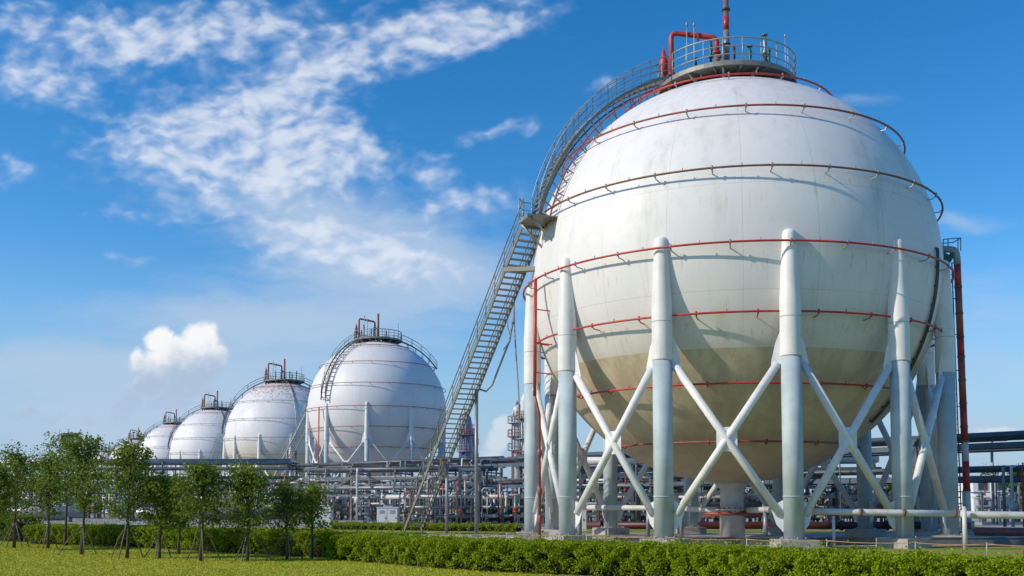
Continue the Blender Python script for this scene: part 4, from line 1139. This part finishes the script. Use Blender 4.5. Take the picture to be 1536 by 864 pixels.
# heaped cloud left of the tank row
cw = nt.noise(Q, 4.5, 5, .5, 0, 1)
s2 = nt.new('ShaderNodeVectorMath', operation='SUBTRACT'); nt.l.new(cw, s2.inputs[0]); s2.inputs[1].default_value = (.5, .5, .5)
s3 = nt.new('ShaderNodeVectorMath', operation='SCALE'); nt.l.new(s2.outputs[0], s3.inputs[0]); s3.inputs['Scale'].default_value = .22
s4 = nt.new('ShaderNodeVectorMath', operation='ADD'); nt.l.new(Q, s4.inputs[0]); nt.l.new(s3.outputs[0], s4.inputs[1]); QC = s4.outputs[0]
cum_list = [(236, 508, 26, 24, 0, 1), (297, 508, 33, 30, 0, 1), (262, 528, 36, 28, 0, 1), (318, 536, 28, 30, 0, .9), (245, 548, 48, 34, 0, 1), (203, 540, 16, 24, 0, .8), (285, 560, 48, 32, 0, .9), (218, 578, 44, 22, -10, .8), (272, 586, 48, 20, 0, .72), (240, 600, 40, 14, -5, .6),
            (192, 604, 32, 18, -20, .75), (178, 626, 22, 17, 0, .66), (255, 606, 60, 16, 0, .66), (310, 590, 34, 16, 0, .62), (756, 640, 20, 20, -30, .9), (746, 662, 24, 24, 0, .85), (738, 688, 24, 22, 0, .7), (36, 618, 30, 12, -8, .72), (70, 630, 26, 10, 0, .6), (130, 630, 18, 13, 0, .6), (1500, 650, 46, 12, 4, .8), (1440, 656, 30, 8, 0, .6), (90, 622, 18, 10, 0, .55)]
def biggest(lst):
    s_ = lst[0]
    for x_ in lst[1:]: s_ = nt.m('MAXIMUM', s_, x_)
    return s_
cum = biggest([blob(*a_, vec=QC) for a_ in cum_list])
cum_a = nt.m('MULTIPLY', nt.ramp(cum, .30, .66), nt.ramp(qy, 6.5, 5.4, .5, 1.0))
billow = nt.noise(QC, 3.2, 4, .5)
lit = nt.m('ADD', nt.ramp(nt.m('ADD', qy, nt.m('MULTIPLY', qx, .22)), 6.35, 5.50), nt.m('MULTIPLY', nt.m('SUBTRACT', billow, .5), .9))
lit = nt.m('MAXIMUM', lit, nt.ramp(qx, 5.5, 6.5, 0, .62))
ccol = nt.mix(nt.ramp(lit, .0, .9), (.36, .46, .60, 1), (.80, .805, .81, 1))
bgc = nt.new('ShaderNodeBackground'); bgc.inputs['Strength'].default_value = 1.0; nt.l.new(ccol, bgc.inputs['Color'])
acol = nt.mix(nt.ramp(dens, .35, 1.15), (.33, .46, .68, 1), (.64, .69, .78, 1))
bga = nt.new('ShaderNodeBackground'); bga.inputs['Strength'].default_value = 1.0; nt.l.new(acol, bga.inputs['Color'])
bgv = nt.new('ShaderNodeBackground'); bgv.inputs['Strength'].default_value = 1.0; bgv.inputs['Color'].default_value = (.40, .51, .66, 1)
def mixs(f, a_, b_):
    n_ = nt.new('ShaderNodeMixShader'); nt.l.new(f, n_.inputs[0]); nt.l.new(a_, n_.inputs[1]); nt.l.new(b_, n_.inputs[2]); return n_.outputs[0]
up = nt.ramp(sx.outputs[1], .1, .25)
bgh = nt.new('ShaderNodeBackground'); bgh.inputs['Strength'].default_value = 1.0; bgh.inputs['Color'].default_value = (.29, .42, .585, 1)
s = mixs(nt.ramp(sx.outputs[2], .26, -.02, 0, .96), bg.outputs[0], bgh.outputs[0])
s = mixs(nt.m('MULTIPLY', veil_a, up), s, bgv.outputs[0])
s = mixs(nt.m('MULTIPLY', alto_a, up), s, bga.outputs[0])
s = mixs(nt.m('MULTIPLY', cum_a, up), s, bgc.outputs[0])
nt.l.new(s, out.inputs[0])

sun = bpy.data.lights.new('sun', 'SUN'); sun.energy = 3.15; sun.angle = R_(.53); sun.color = (1.0, .90, .74)
so = bpy.data.objects.new('sun', sun); col.objects.link(so); so.rotation_euler = sdir.to_track_quat('Z', 'Y').to_euler()

# ------------------------------------------------------------------ camera and view
cam = bpy.data.cameras.new('camera'); co = bpy.data.objects.new('camera', cam); col.objects.link(co); sc.camera = co
cam.sensor_width = 36; cam.sensor_fit = 'HORIZONTAL'; cam.lens = 36*F/1536
co.location = (0, 0, CAMH); co.rotation_euler = (PI/2+PITCH, 0, 0)
cam.shift_y = (PY-432)/1536
cam.clip_start = .1; cam.clip_end = 9000
sc.view_settings.view_transform = 'Standard'; sc.view_settings.look = 'None'
sc.view_settings.gamma = 1.0; sc.view_settings.exposure = 0.23
sc.render.resolution_x, sc.render.resolution_y = 1024, 576
